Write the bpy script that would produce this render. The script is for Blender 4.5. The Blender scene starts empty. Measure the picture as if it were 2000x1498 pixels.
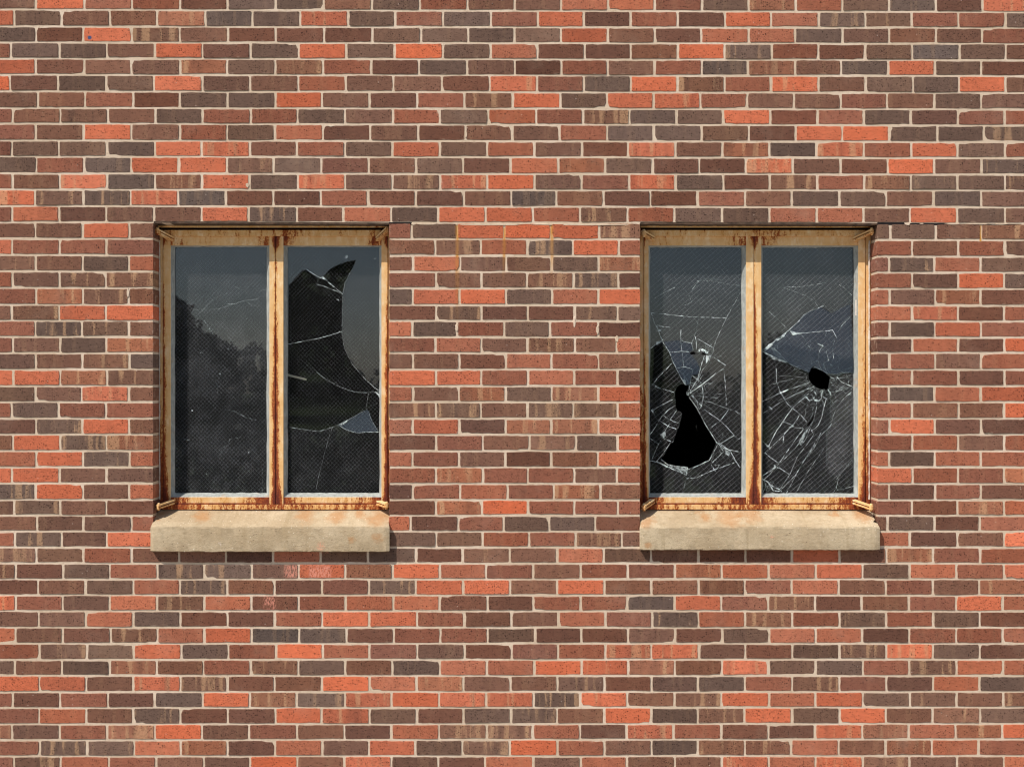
import bpy, bmesh, math, random
import numpy as np
from mathutils import Vector, geometry
random.seed(7); np.random.seed(7)
R = math.radians
sc = bpy.context.scene
col = sc.collection

# ------------------------------------------------------------------ measures
S = 0.00216            # metres on the wall face per photo pixel
ZC = 5.0               # camera to wall face
H = 5.2                # height of the camera (and frame centre) above the ground
CX, CY = 1000.0, 749.0
DF, DG = 0.090, 0.120  # depth of steel frame face / of the glass behind the wall face
def P(px, py, d=0.0):
    k = S*(1 + d/ZC)
    return Vector(((px-CX)*k, d, H+(CY-py)*k))
def lin(c):
    return tuple((v/255/12.92 if v/255 <= .04045 else ((v/255+.055)/1.055)**2.4) for v in c)
EB = 1.08              # light on the sunlit wall, so that albedo = seen colour / EB
def alb(c, e=None):
    e = e or EB
    return tuple(min(.9, v/e) for v in lin(c))

# ------------------------------------------------------------------ object helpers
def tag(o, label=None, cat=None, group=None, kind=None):
    if label: o['label'] = label
    if cat: o['category'] = cat
    if group: o['group'] = group
    if kind: o['kind'] = kind
    return o
def empty(name, loc=(0, 0, 0)):
    o = bpy.data.objects.new(name, None); col.objects.link(o); o.location = loc; o.empty_display_size = .3
    return o
def link_mesh(name, me, parent=None):
    o = bpy.data.objects.new(name, me); col.objects.link(o)
    if parent: o.parent = parent
    return o

class MB:
    """collects verts / faces (with material index and a per vertex float) into ONE mesh"""
    def __init__(s): s.v = []; s.f = []; s.m = []; s.a = []
    def add(s, vs, fs, m=0, a=0.0):
        n = len(s.v); s.v += [tuple(v) for v in vs]
        s.a += (list(a) if hasattr(a, '__len__') else [a]*len(vs))
        s.f += [tuple(i+n for i in f) for f in fs]; s.m += [m]*len(fs)
    def hexa(s, q0, q1, m=0, a=0.0):
        """q0 = four front corners, q1 = four back corners, same order (bl,br,tr,tl)"""
        s.add(list(q0)+list(q1), [(0,1,2,3),(7,6,5,4),(0,4,5,1),(1,5,6,2),(2,6,7,3),(3,7,4,0)], m, a)
    def build(s, name, mats, parent=None, attr='bias', bevel=0, smooth=False):
        me = bpy.data.meshes.new(name); me.from_pydata(s.v, [], s.f); me.update()
        for m in mats: me.materials.append(m)
        me.polygons.foreach_set('material_index', s.m)
        at = me.attributes.new(attr, 'FLOAT', 'POINT'); at.data.foreach_set('value', s.a)
        bm = bmesh.new(); bm.from_mesh(me)
        bmesh.ops.recalc_face_normals(bm, faces=bm.faces)
        if bevel:
            bmesh.ops.bevel(bm, geom=[e for e in bm.edges if e.is_manifold and e.calc_face_angle(0) > .6], offset=bevel, segments=2, affect='EDGES', profile=.6)
        bm.to_mesh(me); bm.free()
        if smooth: me.polygons.foreach_set('use_smooth', [True]*len(me.polygons))
        return link_mesh(name, me, parent)

# ------------------------------------------------------------------ node helpers
class NT:
    def __init__(s, name):
        s.mat = bpy.data.materials.new(name); s.mat.use_nodes = True
        s.t = s.mat.node_tree; s.t.nodes.clear()
        s.out = s.t.nodes.new('ShaderNodeOutputMaterial')
    def n(s, typ, ins=None, **kw):
        nd = s.t.nodes.new(typ)
        for k, v in kw.items(): setattr(nd, k, v)
        for k, v in (ins or {}).items():
            sk = nd.inputs[k]
            if hasattr(v, 'is_output'): s.t.links.new(v, sk)
            else:
                if sk.type == 'RGBA' and len(v) == 3: v = (*v, 1)
                sk.default_value = v
        return nd
    def math(s, op, a, b=0.0, c=0.0, clamp=False):
        return s.n('ShaderNodeMath', {0: a, 1: b, 2: c}, operation=op, use_clamp=clamp).outputs[0]
    def mix(s, f, a, b, blend='MIX'):
        nd = s.t.nodes.new('ShaderNodeMix'); nd.data_type = 'RGBA'; nd.blend_type = blend
        for i, v in ((0, f), (6, a), (7, b)):
            if hasattr(v, 'is_output'): s.t.links.new(v, nd.inputs[i])
            else: nd.inputs[i].default_value = v if i == 0 else ((*v, 1) if len(v) == 3 else v)
        return nd.outputs[2]
    def ramp(s, x, a, b, lo=0.0, hi=1.0, smooth=True):
        return s.n('ShaderNodeMapRange', {0: x, 1: a, 2: b, 3: lo, 4: hi}, interpolation_type='SMOOTHSTEP' if smooth else 'LINEAR').outputs[0]
    def noise(s, vec, scale, detail=3, rough=.55, dist=0):
        return s.n('ShaderNodeTexNoise', {'Vector': vec, 'Scale': scale, 'Detail': detail, 'Roughness': rough, 'Distortion': dist}).outputs[0]
    def scale(s, vec, xyz):
        return s.n('ShaderNodeVectorMath', {0: vec, 1: xyz}, operation='MULTIPLY').outputs[0]
    def add(s, vec, v2):
        return s.n('ShaderNodeVectorMath', {0: vec, 1: v2}, operation='ADD').outputs[0]
    def pos(s): return s.n('ShaderNodeNewGeometry').outputs['Position']
    def sep(s, v): return s.n('ShaderNodeSeparateXYZ', {0: v}).outputs
    def attr(s, nm): return s.n('ShaderNodeAttribute', attribute_name=nm).outputs
    def bump(s, h, st, dist): return s.n('ShaderNodeBump', {'Height': h, 'Strength': st, 'Distance': dist}).outputs[0]
    def surf(s, sh): s.t.links.new(sh, s.out.inputs[0]); return s.mat
    def pbr(s, base, rough=.8, normal=None, metallic=0.0, spec=.3):
        ins = {'Base Color': base, 'Roughness': rough, 'Metallic': metallic, 'Specular IOR Level': spec}
        if normal is not None: ins['Normal'] = normal
        return s.surf(s.n('ShaderNodeBsdfPrincipled', ins).outputs[0])

def boxmask(t, p, x0, x1, z0, z1, soft):
    """soft box in wall coordinates"""
    x, y, z = t.sep(p)
    a = t.math('MULTIPLY', t.ramp(x, x0-soft, x0+soft), t.ramp(x, x1+soft, x1-soft))
    b = t.math('MULTIPLY', t.ramp(z, z0-soft, z0+soft), t.ramp(z, z1+soft, z1-soft))
    return t.math('MULTIPLY', a, b)

def wall_stains(t, p, colr, k=.40):
    """rust drips from the lintel between the windows, paint scuffs under the sill"""
    x, y, z = t.sep(p)
    wob = t.math('MULTIPLY', t.math('SUBTRACT', t.noise(t.scale(p, (1, 1, 1)), 14), .5), .012)
    br = t.noise(t.scale(p, (60, 1, 9)), 1.0, 3)
    for px, py0, py1, w in ((893, 440, 660, .009), (985, 445, 560, .008), (1078, 440, 560, .008), (1916, 440, 475, .005)):
        X = (px-CX)*S
        d = t.math('ABSOLUTE', t.math('SUBTRACT', t.math('ADD', x, wob), X))
        m = t.ramp(d, w*1.5, 0.0)
        m = t.math('MULTIPLY', m, t.math('MULTIPLY', t.ramp(z, H+(CY-py1)*S, H+(CY-py0-30)*S), t.ramp(z, H+(CY-py0+2)*S, H+(CY-py0-2)*S)))
        m = t.math('MULTIPLY', m, t.ramp(br, .25, .6, .35*k, k))
        colr = t.mix(m, colr, alb((206, 144, 58)))
    pn = t.noise(t.scale(p, (210, 1, 60)), 1.0, 4, .7)
    for px0, px1, py0, py1, th in ((556, 582, 1104, 1128, .44), (604, 646, 1104, 1128, .42), (516, 538, 1164, 1190, .46), (600, 640, 1060, 1082, .5)):
        m = boxmask(t, p, (px0-CX)*S, (px1-CX)*S, H+(CY-py1)*S, H+(CY-py0)*S, .010)
        m = t.math('MULTIPLY', m, t.ramp(pn, th, th+.12))
        colr = t.mix(t.math('MULTIPLY', m, .8), colr, alb((226, 150, 128)))
    d = t.n('ShaderNodeVectorMath', {0: p, 1: ((175-CX)*S, 0, H+(CY-74)*S)}, operation='DISTANCE').outputs['Value']
    return t.mix(t.ramp(d, .011, .005), colr, alb((70, 85, 120)))

# ------------------------------------------------------------------ materials
def mat_brick():
    t = NT('fired_brick')
    c = t.attr('tint')['Color']; k = t.sep(t.attr('kind')['Vector']); lc = t.attr('local')['Vector']; p = t.pos()
    # pale vertical kiln flashes
    lx, ly, lz = t.sep(lc)
    sv = t.n('ShaderNodeCombineXYZ', {0: t.math('MULTIPLY', lx, 30.0), 1: t.math('MULTIPLY', lz, 57.0), 2: t.math('MULTIPLY', ly, 2.2)}).outputs[0]
    st = t.noise(sv, 1.0, 2, .5)
    fine = t.noise(t.scale(p, (260, 1, 120)), 1.0, 3, .6)
    stm = t.math('MULTIPLY', t.ramp(t.math('ADD', st, t.math('MULTIPLY', t.math('SUBTRACT', fine, .5), .22)), .53, .64), k[0])
    warm = t.mix(.52, c, alb((206, 164, 124)))
    c1 = t.mix(t.math('MULTIPLY', stm, .95, clamp=True), c, warm)
    # flashed dark zones
    st2 = t.noise(t.add(sv, (31.0, 9.0, 4.0)), .55, 2, .5)
    c1 = t.mix(t.math('MULTIPLY', t.ramp(st2, .50, .72), t.math('MULTIPLY_ADD', k[0], .45, .16)), c1, t.mix(.55, c1, alb((62, 48, 46))))
    # broad and medium tonal drift
    n1 = t.noise(p, 9.0, 4, .6); n2 = t.noise(t.scale(p, (1, 1, 2.2)), 42.0, 4, .65)
    v = t.math('ADD', t.math('MULTIPLY', t.math('SUBTRACT', n1, .5), .32), t.math('MULTIPLY', t.math('SUBTRACT', n2, .5), .75))
    v = t.math('ADD', t.math('ADD', v, 1.0), t.math('MULTIPLY', t.math('SUBTRACT', t.noise(p, 420.0, 2, .7), .5), .55))
    c2 = t.n('ShaderNodeVectorMath', {0: c1, 'Scale': v}, operation='SCALE').outputs[0]
    # iron spots and drag pits
    vo = t.n('ShaderNodeTexVoronoi', {'Vector': t.scale(p, (1, 1, 1.25)), 'Scale': 112.0, 'Randomness': 1.0})
    pit = t.math('MULTIPLY', t.ramp(vo.outputs['Distance'], .38, .20), t.ramp(t.sep(vo.outputs['Color'])[0], .56, .66))
    vo2 = t.n('ShaderNodeTexVoronoi', {'Vector': t.scale(p, (1, 1, 1.3)), 'Scale': 215.0, 'Randomness': 1.0})
    pit2 = t.math('MULTIPLY', t.ramp(vo2.outputs['Distance'], .42, .20), t.ramp(t.sep(vo2.outputs['Color'])[1], .55, .65))
    pits = t.math('MAXIMUM', pit, t.math('MULTIPLY', pit2, .8))
    dk = t.mix(.86, c2, alb((30, 14, 12)))
    c3 = t.mix(t.math('MULTIPLY', pits, t.ramp(t.noise(p, 24.0, 3, .6), .3, .6, .35, 1.0)), c2, dk)
    # thin lime bloom
    bl = t.math('MULTIPLY', t.ramp(t.noise(p, 5.0, 5, .65), .52, .78), .16)
    c3 = t.mix(bl, c3, alb((186, 160, 138)))
    # mortar smears near the arrises and white flecks
    sm = t.math('MULTIPLY', t.attr('edge')['Fac'], t.ramp(t.noise(p, 46.0, 4, .7), .52, .70))
    c3 = t.mix(t.math('MULTIPLY', sm, .42), c3, alb((204, 178, 154)))
    fl = t.n('ShaderNodeTexVoronoi', {'Vector': p, 'Scale': 48.0})
    fm = t.math('MULTIPLY', t.ramp(fl.outputs['Distance'], .12, .05), t.ramp(t.sep(fl.outputs['Color'])[0], .93, .95))
    c3 = t.mix(t.math('MULTIPLY', fm, .6), c3, alb((225, 205, 190)))
    c3 = wall_stains(t, p, c3)
    h = t.math('SUBTRACT', t.math('ADD', t.noise(p, 260.0, 4, .65), t.math('MULTIPLY', n2, .7)), t.math('MULTIPLY', pits, 1.1))
    return t.pbr(c3, .92, t.bump(h, .55, .0016), spec=.15)

def mat_mortar():
    t = NT('lime_mortar'); p = t.pos()
    n1 = t.noise(p, 3.2, 4, .6); n2 = t.noise(p, 60.0, 4, .65); n3 = t.noise(p, 420.0, 2, .7)
    c = t.mix(t.ramp(n1, .35, .70), alb((209, 187, 161)), alb((226, 205, 182)))
    c = t.mix(t.math('MULTIPLY', t.ramp(n2, .48, .75), .40), c, alb((170, 140, 112)))
    c = t.mix(t.math('MULTIPLY', t.ramp(n3, .58, .72), .45), c, alb((130, 106, 90)))
    c = wall_stains(t, p, c, 1.0)
    h = t.math('ADD', t.math('MULTIPLY', n2, 1.4), n3)
    return t.pbr(c, .95, t.bump(h, .6, .002), spec=.1)

def mat_steel(name, paint=(237, 193, 134), amount=0.0):
    """old cream paint on steel; rust where the bias attribute and the noise say so"""
    t = NT(name); p = t.pos(); b = t.attr('bias')['Fac']
    n1 = t.noise(t.scale(p, (1, 1, .28)), 78.0, 5, .72)
    n2 = t.noise(t.scale(p, (1, 1, .55)), 210.0, 4, .75)
    n3 = t.noise(t.scale(p, (1, 1, .12)), 26.0, 3, .6)
    f = t.math('ADD', t.math('ADD', t.math('MULTIPLY', n1, .42), t.math('MULTIPLY', n2, .30)), t.math('MULTIPLY', n3, .28))
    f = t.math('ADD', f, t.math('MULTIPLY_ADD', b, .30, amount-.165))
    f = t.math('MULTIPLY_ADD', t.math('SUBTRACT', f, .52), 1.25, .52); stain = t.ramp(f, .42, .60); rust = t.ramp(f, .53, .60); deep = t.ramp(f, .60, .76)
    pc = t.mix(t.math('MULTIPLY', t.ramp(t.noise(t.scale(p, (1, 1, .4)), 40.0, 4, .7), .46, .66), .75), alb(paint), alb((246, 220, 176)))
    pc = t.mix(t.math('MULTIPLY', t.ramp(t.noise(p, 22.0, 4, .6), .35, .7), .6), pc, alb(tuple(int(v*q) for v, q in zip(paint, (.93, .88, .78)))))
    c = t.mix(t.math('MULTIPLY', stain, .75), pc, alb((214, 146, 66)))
    rc = t.mix(t.ramp(t.noise(p, 150.0, 4, .7), .35, .65), alb((128, 56, 26)), alb((172, 90, 42)))
    c = t.mix(rust, c, rc)
    c = t.mix(deep, c, t.mix(t.ramp(n2, .4, .6), alb((80, 33, 24)), alb((116, 50, 33))))
    h = t.math('SUBTRACT', t.math('MULTIPLY', rust, t.noise(p, 320.0, 3, .7)), t.math('MULTIPLY', rust, .25))
    return t.pbr(c, t.ramp(f, .45, .6, .55, .9), t.bump(h, .5, .0012), spec=.3)

def mat_putty():
    t = NT('glazing_putty'); p = t.pos()
    n = t.noise(t.scale(p, (1, 1, .5)), 70.0, 5, .7); n2 = t.noise(p, 300.0, 3, .7)
    c = t.mix(t.ramp(n, .3, .7), alb((140, 143, 136)), alb((172, 174, 168)))
    c = t.mix(t.math('MULTIPLY', t.ramp(n2, .56, .70), .5), c, alb((120, 118, 108)))
    c = t.mix(t.math('MULTIPLY', t.ramp(t.noise(p, 18.0, 4, .7), .55, .7), .25), c, alb((196, 150, 96)))
    return t.pbr(c, .8, t.bump(t.math('ADD', n, n2), .5, .002), spec=.2)

def mat_caulk():
    t = NT('white_caulk'); p = t.pos()
    n = t.noise(p, 90.0, 4, .7)
    return t.pbr(t.mix(t.ramp(n, .4, .75), alb((235, 225, 212)), alb((190, 160, 130))), .8, t.bump(n, .5, .002))

def mat_stone():
    t = NT('limestone'); p = t.pos()
    n1 = t.noise(p, 4.0, 5, .6); n2 = t.noise(t.scale(p, (1, 1, 2.5)), 28.0, 4, .65); n3 = t.noise(p, 260.0, 3, .7)
    c = t.mix(t.ramp(n1, .35, .68), alb((184, 162, 130)), alb((207, 187, 155)))
    c = t.mix(t.math('MULTIPLY', t.ramp(n2, .46, .72), .40), c, alb((164, 140, 106)))
    c = t.mix(t.math('MULTIPLY', t.ramp(n3, .60, .72), .35), c, alb((120, 102, 80)))
    g1 = t.noise(p, 130.0, 4, .75); g2 = t.noise(t.scale(p, (.6, 1, 1.5)), 60.0, 4, .7)
    c = t.n('ShaderNodeVectorMath', {0: c, 'Scale': t.math('MULTIPLY', t.ramp(g1, 0.3, .7, .88, 1.09, False), t.ramp(g2, 0.3, .7, .92, 1.06, False))}, operation='SCALE').outputs[0]
    # vertical weather drips on the front face
    dr = t.noise(t.scale(p, (26, 1, 1.6)), 1.0, 4, .65)
    c = t.mix(t.math('MULTIPLY', t.ramp(dr, .50, .72), .32), c, alb((150, 128, 92)))
    # rust bled down from the frame
    wob = t.math('MULTIPLY', t.math('SUBTRACT', t.noise(p, 16.0, 4, .7), .5), .085)
    spots = [(392, 1008, .028), (598, 1006, .034), (655, 1008, .034), (738, 1012, .040), (700, 1006, .020), (738, 1048, .022), (690, 1052, .014), (308, 1012, .012),
             (1425, 1010, .045), (1470, 1006, .038), (1690, 1008, .030), (1262, 1020, .028), (1262, 1060, .016), (1380, 1012, .022), (1640, 1008, .016)]
    for px, py, r in spots:
        q = P(px, py, .02)
        dv = t.n('ShaderNodeVectorMath', {0: t.scale(p, (.75, 0, 1.1)), 1: (q.x*.75, 0, q.z*1.1)}, operation='DISTANCE').outputs['Value']
        m = t.math('MULTIPLY', t.ramp(t.math('ADD', dv, wob), r*1.35, r*.1), .55)
        c = t.mix(m, c, alb((186, 128, 74)))
    for px, py, r in ((627, 1066, .022), (1508, 1048, .009), (430, 1062, .012)):
        q = P(px, py, -.03)
        dv = t.n('ShaderNodeVectorMath', {0: p, 1: q}, operation='DISTANCE').outputs['Value']
        m = t.math('MULTIPLY', t.ramp(t.math('ADD', dv, t.math('MULTIPLY', wob, .35)), r, r*.5), t.ramp(t.noise(p, 120.0, 3, .7), .42, .56))
        c = t.mix(t.math('MULTIPLY', m, .7), c, alb((226, 164, 134) if r != .012 else (222, 204, 184)))
    # lime flecks, dark pores
    vo = t.n('ShaderNodeTexVoronoi', {'Vector': p, 'Scale': 105.0})
    clump = t.ramp(t.noise(p, 9.0, 3, .6), .46, .66)
    m = t.math('MULTIPLY', t.math('MULTIPLY', t.ramp(vo.outputs['Distance'], .30, .14), t.ramp(t.sep(vo.outputs['Color'])[0], .80, .84)), clump)
    c = t.mix(t.math('MULTIPLY', m, .9), c, alb((240, 228, 204)))
    vo2 = t.n('ShaderNodeTexVoronoi', {'Vector': t.add(p, (3, 1, 2)), 'Scale': 85.0})
    m2 = t.math('MULTIPLY', t.ramp(vo2.outputs['Distance'], .24, .10), t.ramp(t.sep(vo2.outputs['Color'])[0], .88, .92))
    c = t.mix(t.math('MULTIPLY', m2, .7), c, alb((104, 84, 60)))
    h = t.math('ADD', t.math('ADD', n3, t.math('MULTIPLY', n2, .8)), t.math('MULTIPLY', m2, -1.0))
    return t.pbr(c, .9, t.bump(t.math('ADD', h, g1), .6, .003), spec=.15)

def mat_glass(name, dust=.018, tint=(.93, .95, .95)):
    """clear glass with a film of dirt; the film is uneven and scratched"""
    t = NT(name); p = t.pos(); k = t.attr('bias')['Fac']
    n1 = t.noise(p, 7.0, 5, .65); n2 = t.noise(p, 34.0, 5, .72, 1.2)
    sc1 = t.noise(t.scale(t.add(p, (0, 0, 3)), (20, 1, 55)), 1.0, 6, .75, 2.5)
    line = t.ramp(t.math('ABSOLUTE', t.math('SUBTRACT', sc1, .5)), .010, .0)
    line = t.math('MULTIPLY', line, t.ramp(n1, .48, .68))
    vo = t.n('ShaderNodeTexVoronoi', {'Vector': p, 'Scale': 70.0})
    sp = t.math('MULTIPLY', t.ramp(vo.outputs['Distance'], .13, .05), t.ramp(t.sep(vo.outputs['Color'])[0], .86, .90))
    d = t.math('MULTIPLY_ADD', t.ramp(n1, .30, .75), .9, .45)
    d = t.math('MULTIPLY', d, t.math('MULTIPLY_ADD', t.ramp(n2, .42, .70), .95, .58))
    d = t.math('ADD', t.math('MULTIPLY', d, dust), t.math('ADD', t.math('MULTIPLY', line, .045), t.math('MULTIPLY', sp, .14)))
    d = t.math('MULTIPLY', d, k)
    fr = t.n('ShaderNodeFresnel', {'IOR': 1.52}).outputs[0]
    tr = t.n('ShaderNodeBsdfTransparent', {'Color': (*tint, 1)}).outputs[0]
    gl = t.n('ShaderNodeBsdfGlossy', {'Color': (.95, .97, 1, 1), 'Roughness': .012}).outputs[0]
    df = t.n('ShaderNodeBsdfDiffuse', {'Color': (.60, .61, .63, 1)}).outputs[0]
    a = t.n('ShaderNodeMixShader', {0: fr, 1: tr, 2: gl}).outputs[0]
    b = t.n('ShaderNodeMixShader', {0: d, 1: a, 2: df}).outputs[0]
    return t.surf(b)

def mat_crack():
    """fractured edges: light scatters white in places and lets the dark through in others"""
    t = NT('fractured_glass_edge'); p = t.pos(); k = t.attr('bias')['Fac']
    n = t.noise(p, 55.0, 4, .75); n2 = t.noise(p, 300.0, 2, .7)
    f = t.math('MULTIPLY', t.ramp(t.math('ADD', t.math('MULTIPLY', n, .75), t.math('MULTIPLY', n2, .25)), .37, .60), t.math('MULTIPLY', k, 1.1), clamp=True)
    tr = t.n('ShaderNodeBsdfTransparent', {'Color': (.92, .97, .96, 1)}).outputs[0]
    df = t.n('ShaderNodeBsdfDiffuse', {'Color': (.84, .94, .92, 1)}).outputs[0]
    return t.surf(t.n('ShaderNodeMixShader', {0: f, 1: tr, 2: df}).outputs[0])

def mat_flat(name, c, rough=.8, metallic=0.0, var=.2, scale=40.0):
    t = NT(name); p = t.pos(); n = t.noise(p, scale, 4, .65)
    cc = t.n('ShaderNodeVectorMath', {0: (*c,), 'Scale': t.ramp(n, .3, .7, 1-var, 1+var)}, operation='SCALE').outputs[0]
    return t.pbr(cc, rough, t.bump(n, .3, .002), metallic)

M_BRICK, M_MORTAR = mat_brick(), mat_mortar()
M_STEEL = mat_steel('rusting_cream_steel')
M_PUTTY, M_CAULK, M_STONE, M_CRACK = mat_putty(), mat_caulk(), mat_stone(), mat_crack()
M_GLASS = mat_glass('dusty_wired_glass')
M_WIRE = mat_flat('glass_wire', (.40, .41, .42), .55, .8, .4, 26)
M_LINTEL = mat_flat('rusted_lintel_steel', (.075, .045, .028), .85, 0, .55, 34)
M_ROOM_GAP = mat_flat('dark_interior_and_gap', (.012, .008, .008), .95)
M_HANDLE = mat_flat('pale_handle', (.55, .52, .38), .5)
M_LEAF = mat_flat('dark_leaf', (.030, .045, .018), .6, 0, .45, 2.0)
M_BARK = mat_flat('bark', (.09, .065, .045), .9)
M_GRASS = mat_flat('mown_grass', (.060, .085, .028), .95, 0, .35, 1.3)

# ------------------------------------------------------------------ bricks, read row by row from the wall
YL = [-11.5, 19, 52, 83, 114.5, 146, 178.5, 211, 241.5, 274.5, 306, 339, 370.5, 402.5, 434, 466, 498, 530, 562, 595, 626, 658, 689.5, 721.5, 754, 785, 817, 848.5, 880.5, 912.5,
      944, 976, 1006.5, 1038, 1069, 1100, 1131, 1162, 1193, 1225, 1256.5, 1288, 1319, 1351, 1382, 1414, 1445, 1476.5, 1508]
YR = [-8, 24, 55, 86, 118, 149, 182, 214, 245.5, 277.5, 309, 341, 372.5, 405, 437, 469, 501.5, 532.5, 564.5, 597, 628, 659.5, 689, 722, 754, 785.5, 817.5, 849, 881, 912.5,
      945, 976.5, 1007, 1037.5, 1069, 1100.5, 1131, 1162.5, 1193.5, 1225.5, 1256.5, 1287.5, 1319.5, 1350.5, 1381, 1413, 1443, 1475.5, 1507]
FULL = {   # row: (first joint, last joint of the left half; of the right half; colour codes) - in half pixels
0:(140,1827,10,1838,'bopmndgbdmbbppmdupdgnq'), 1:(55,1917,100,1928,'odbbugdqdmdmonpnopttmmd'), 2:(138,1830,10,1838,'dnosbnnnddddobnppdbbbm'),
3:(43,1915,100,1930,'mddbondododpnnbotmndgdb'), 4:(140,1823,10,1835,'onbbudsmndbnmbmgubgodn'), 5:(40,1912,97,1930,'onddobbmbbnqmgosmqbddos'),
6:(147,1815,4,1832,'bbmnddobnmsodoqmbbmbdb'), 7:(48,1905,93,1925,'mbsbdmmdbmdpmsddommdnmm'), 8:(140,1820,2,1845,'mbobmdpnbnbbmdddnooddt'),
9:(45,1905,88,1925,'mdddoqnmdodpbnqbudqmodm'), 10:(143,1995,180,1835,'dmgoosdmbdnpudnnqbnobt'), 11:(47,1903,90,1925,'mbqguqdqbsqobmqdnsmstds'),
12:(137,1995,172,1832,'qstqgnnmnnbgbnnmbddbdb'), 13:(45,1898,82,1925,'mpnbbotnpdoomsmddppbodb'),
34:(142,1993,175,1830,'sdmbbnpddnsbpdbnnobump'), 35:(62,1900,83,1922,'sndpttbobopmbmmuppodppo'), 36:(150,1993,177,1827,'nbdptbnmtoobobbbmpbmbu'),
37:(60,1903,83,1917,'qmbpspnmppnnmmdomsnbmom'), 38:(150,1997,180,1828,'bbpdnnpoombbpmtpsmtmdn'), 39:(62,1905,90,1917,'pbnspoggnmmdnnbndppnmmp'),
40:(155,1998,180,1827,'msdodmopmbnmmqqbndsqdn'), 41:(57,1902,87,1920,'dbdubmsdbdppoqubqddmspp'), 42:(152,1995,177,1827,'oobqsnbopubbsnbdmsmnpd'),
43:(50,1900,85,1920,'mnmndostqoqqtqbsopodsbs'), 44:(152,1995,177,1827,'mmbtnnoqdndtbodsodobsd'), 45:(47,1900,82,1918,'ubmuobmbnpssmnqmnnqupuo'),
46:(155,1990,177,1825,'mttpunpbodsombdsupbupm'), 47:(55,1897,82,1922,'mspmbbobqbnpbpbbqpqsbbp')}
CUT = {    # rows broken by the windows: left part, middle part, right part (joints, codes)
14:((138,322,503),'bbob',(1608,1785,1970,2152,2340),'mdooos',(3478,3655,3833),'ddbs'),
15:((47,233,415),'ommm',(1700,1878,2060,2238,2418),'bsptom',(3563,3743,3925),'mbmb'),
16:((138,322,503),'sbdp',(1613,1797,1977,2155,2337),'npbbdu',(3473,3650,3830),'mtpd'),
17:((48,232,413),'mbss',(1703,1880,2058,2240,2415),'mbsstn',(3563,3743,3923),'mbod'),
18:((140,323,503),'musb',(1612,1795,1977,2157,2337),'doodpo',(3475,3653,3832),'pbun'),
19:((45,230,413),'bsoo',(1703,1880,2062,2245,2412),'ntnntd',(3563,3742,3922),'pqnm'),
20:((138,320,503),'mttb',(1610,1785,1970,2148,2337),'pdmdmn',(3475,3652,3832),'mdom'),
21:((50,235,415),'mbdu',(1700,1880,2060,2245,2408),'mpbsbp',(3563,3742,3923),'npno'),
22:((140,322,505),'bbsd',(1612,1793,1975,2153,2337),'bbnpmb',(3475,3653,3832),'nmbm'),
23:((52,235,417),'oous',(1703,1880,2062,2243,2412),'oompmn',(3563,3743,3923),'mmnm'),
24:((138,318,503),'dbqb',(1613,1793,1975,2155,2337),'pbuduo',(3472,3652,3832),'mgpo'),
25:((45,228,412),'mdmm',(1702,1878,2060,2238,2413),'stbttp',(3563,3745,3922),'pbbo'),
26:((140,322,503),'ntob',(1613,1793,1975,2153,2337),'ponuup',(3475,3652,3832),'monn'),
27:((50,235,415),'sotu',(1703,1885,2068,2250,2412),'nmbsdo',(3563,3742,3923),'mmbm'),
28:((140,323,507),'potp',(1612,1793,1975,2153,2335),'pmbnbp',(3473,3652,3832),'pdpp'),
29:((47,233,415),'oobb',(1702,1885,2062,2243,2410),'mummbp',(3565,3743,3923),'ommu'),
30:((138,323,505),'tobp',(1613,1797,1982,2163,2345),'nmpmub',(3473,3653,3832),'mnmn'),
31:((55,235,415),'btbn',(1702,1882,2062,2243,2413),'nuommm',(3562,3740,3922),'mnup'),
32:((145,325,512),'bbbp',(1603,1790,1967,2145,2325),'pnmddn',(3467,3650,3827),'bdnp'),
33:((57,240,417),'ptbo',(1703,1885,2067,2248,2428),'ddmmsb',(3555,3740,3922),'pnbo')}
CODE = {'o':((199,109,77),0),'q':((197,111,81),.85),'p':((172,104,78),.12),'u':((157,102,77),.95),'m':((145,91,71),.12),'n':((114,77,62),.05),
        'b':((125,88,71),.15),'s':((127,91,73),.9),'d':((111,86,73),.10),'t':((113,89,76),.95),'g':((106,87,77),.2)}
WINX = ((299.0, 760.0), (1250.5, 1713.5))      # the two openings on the wall face
OPEN_TOP, OPEN_BOT = 436.0, 1042.0
REVEAL = .112

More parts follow.
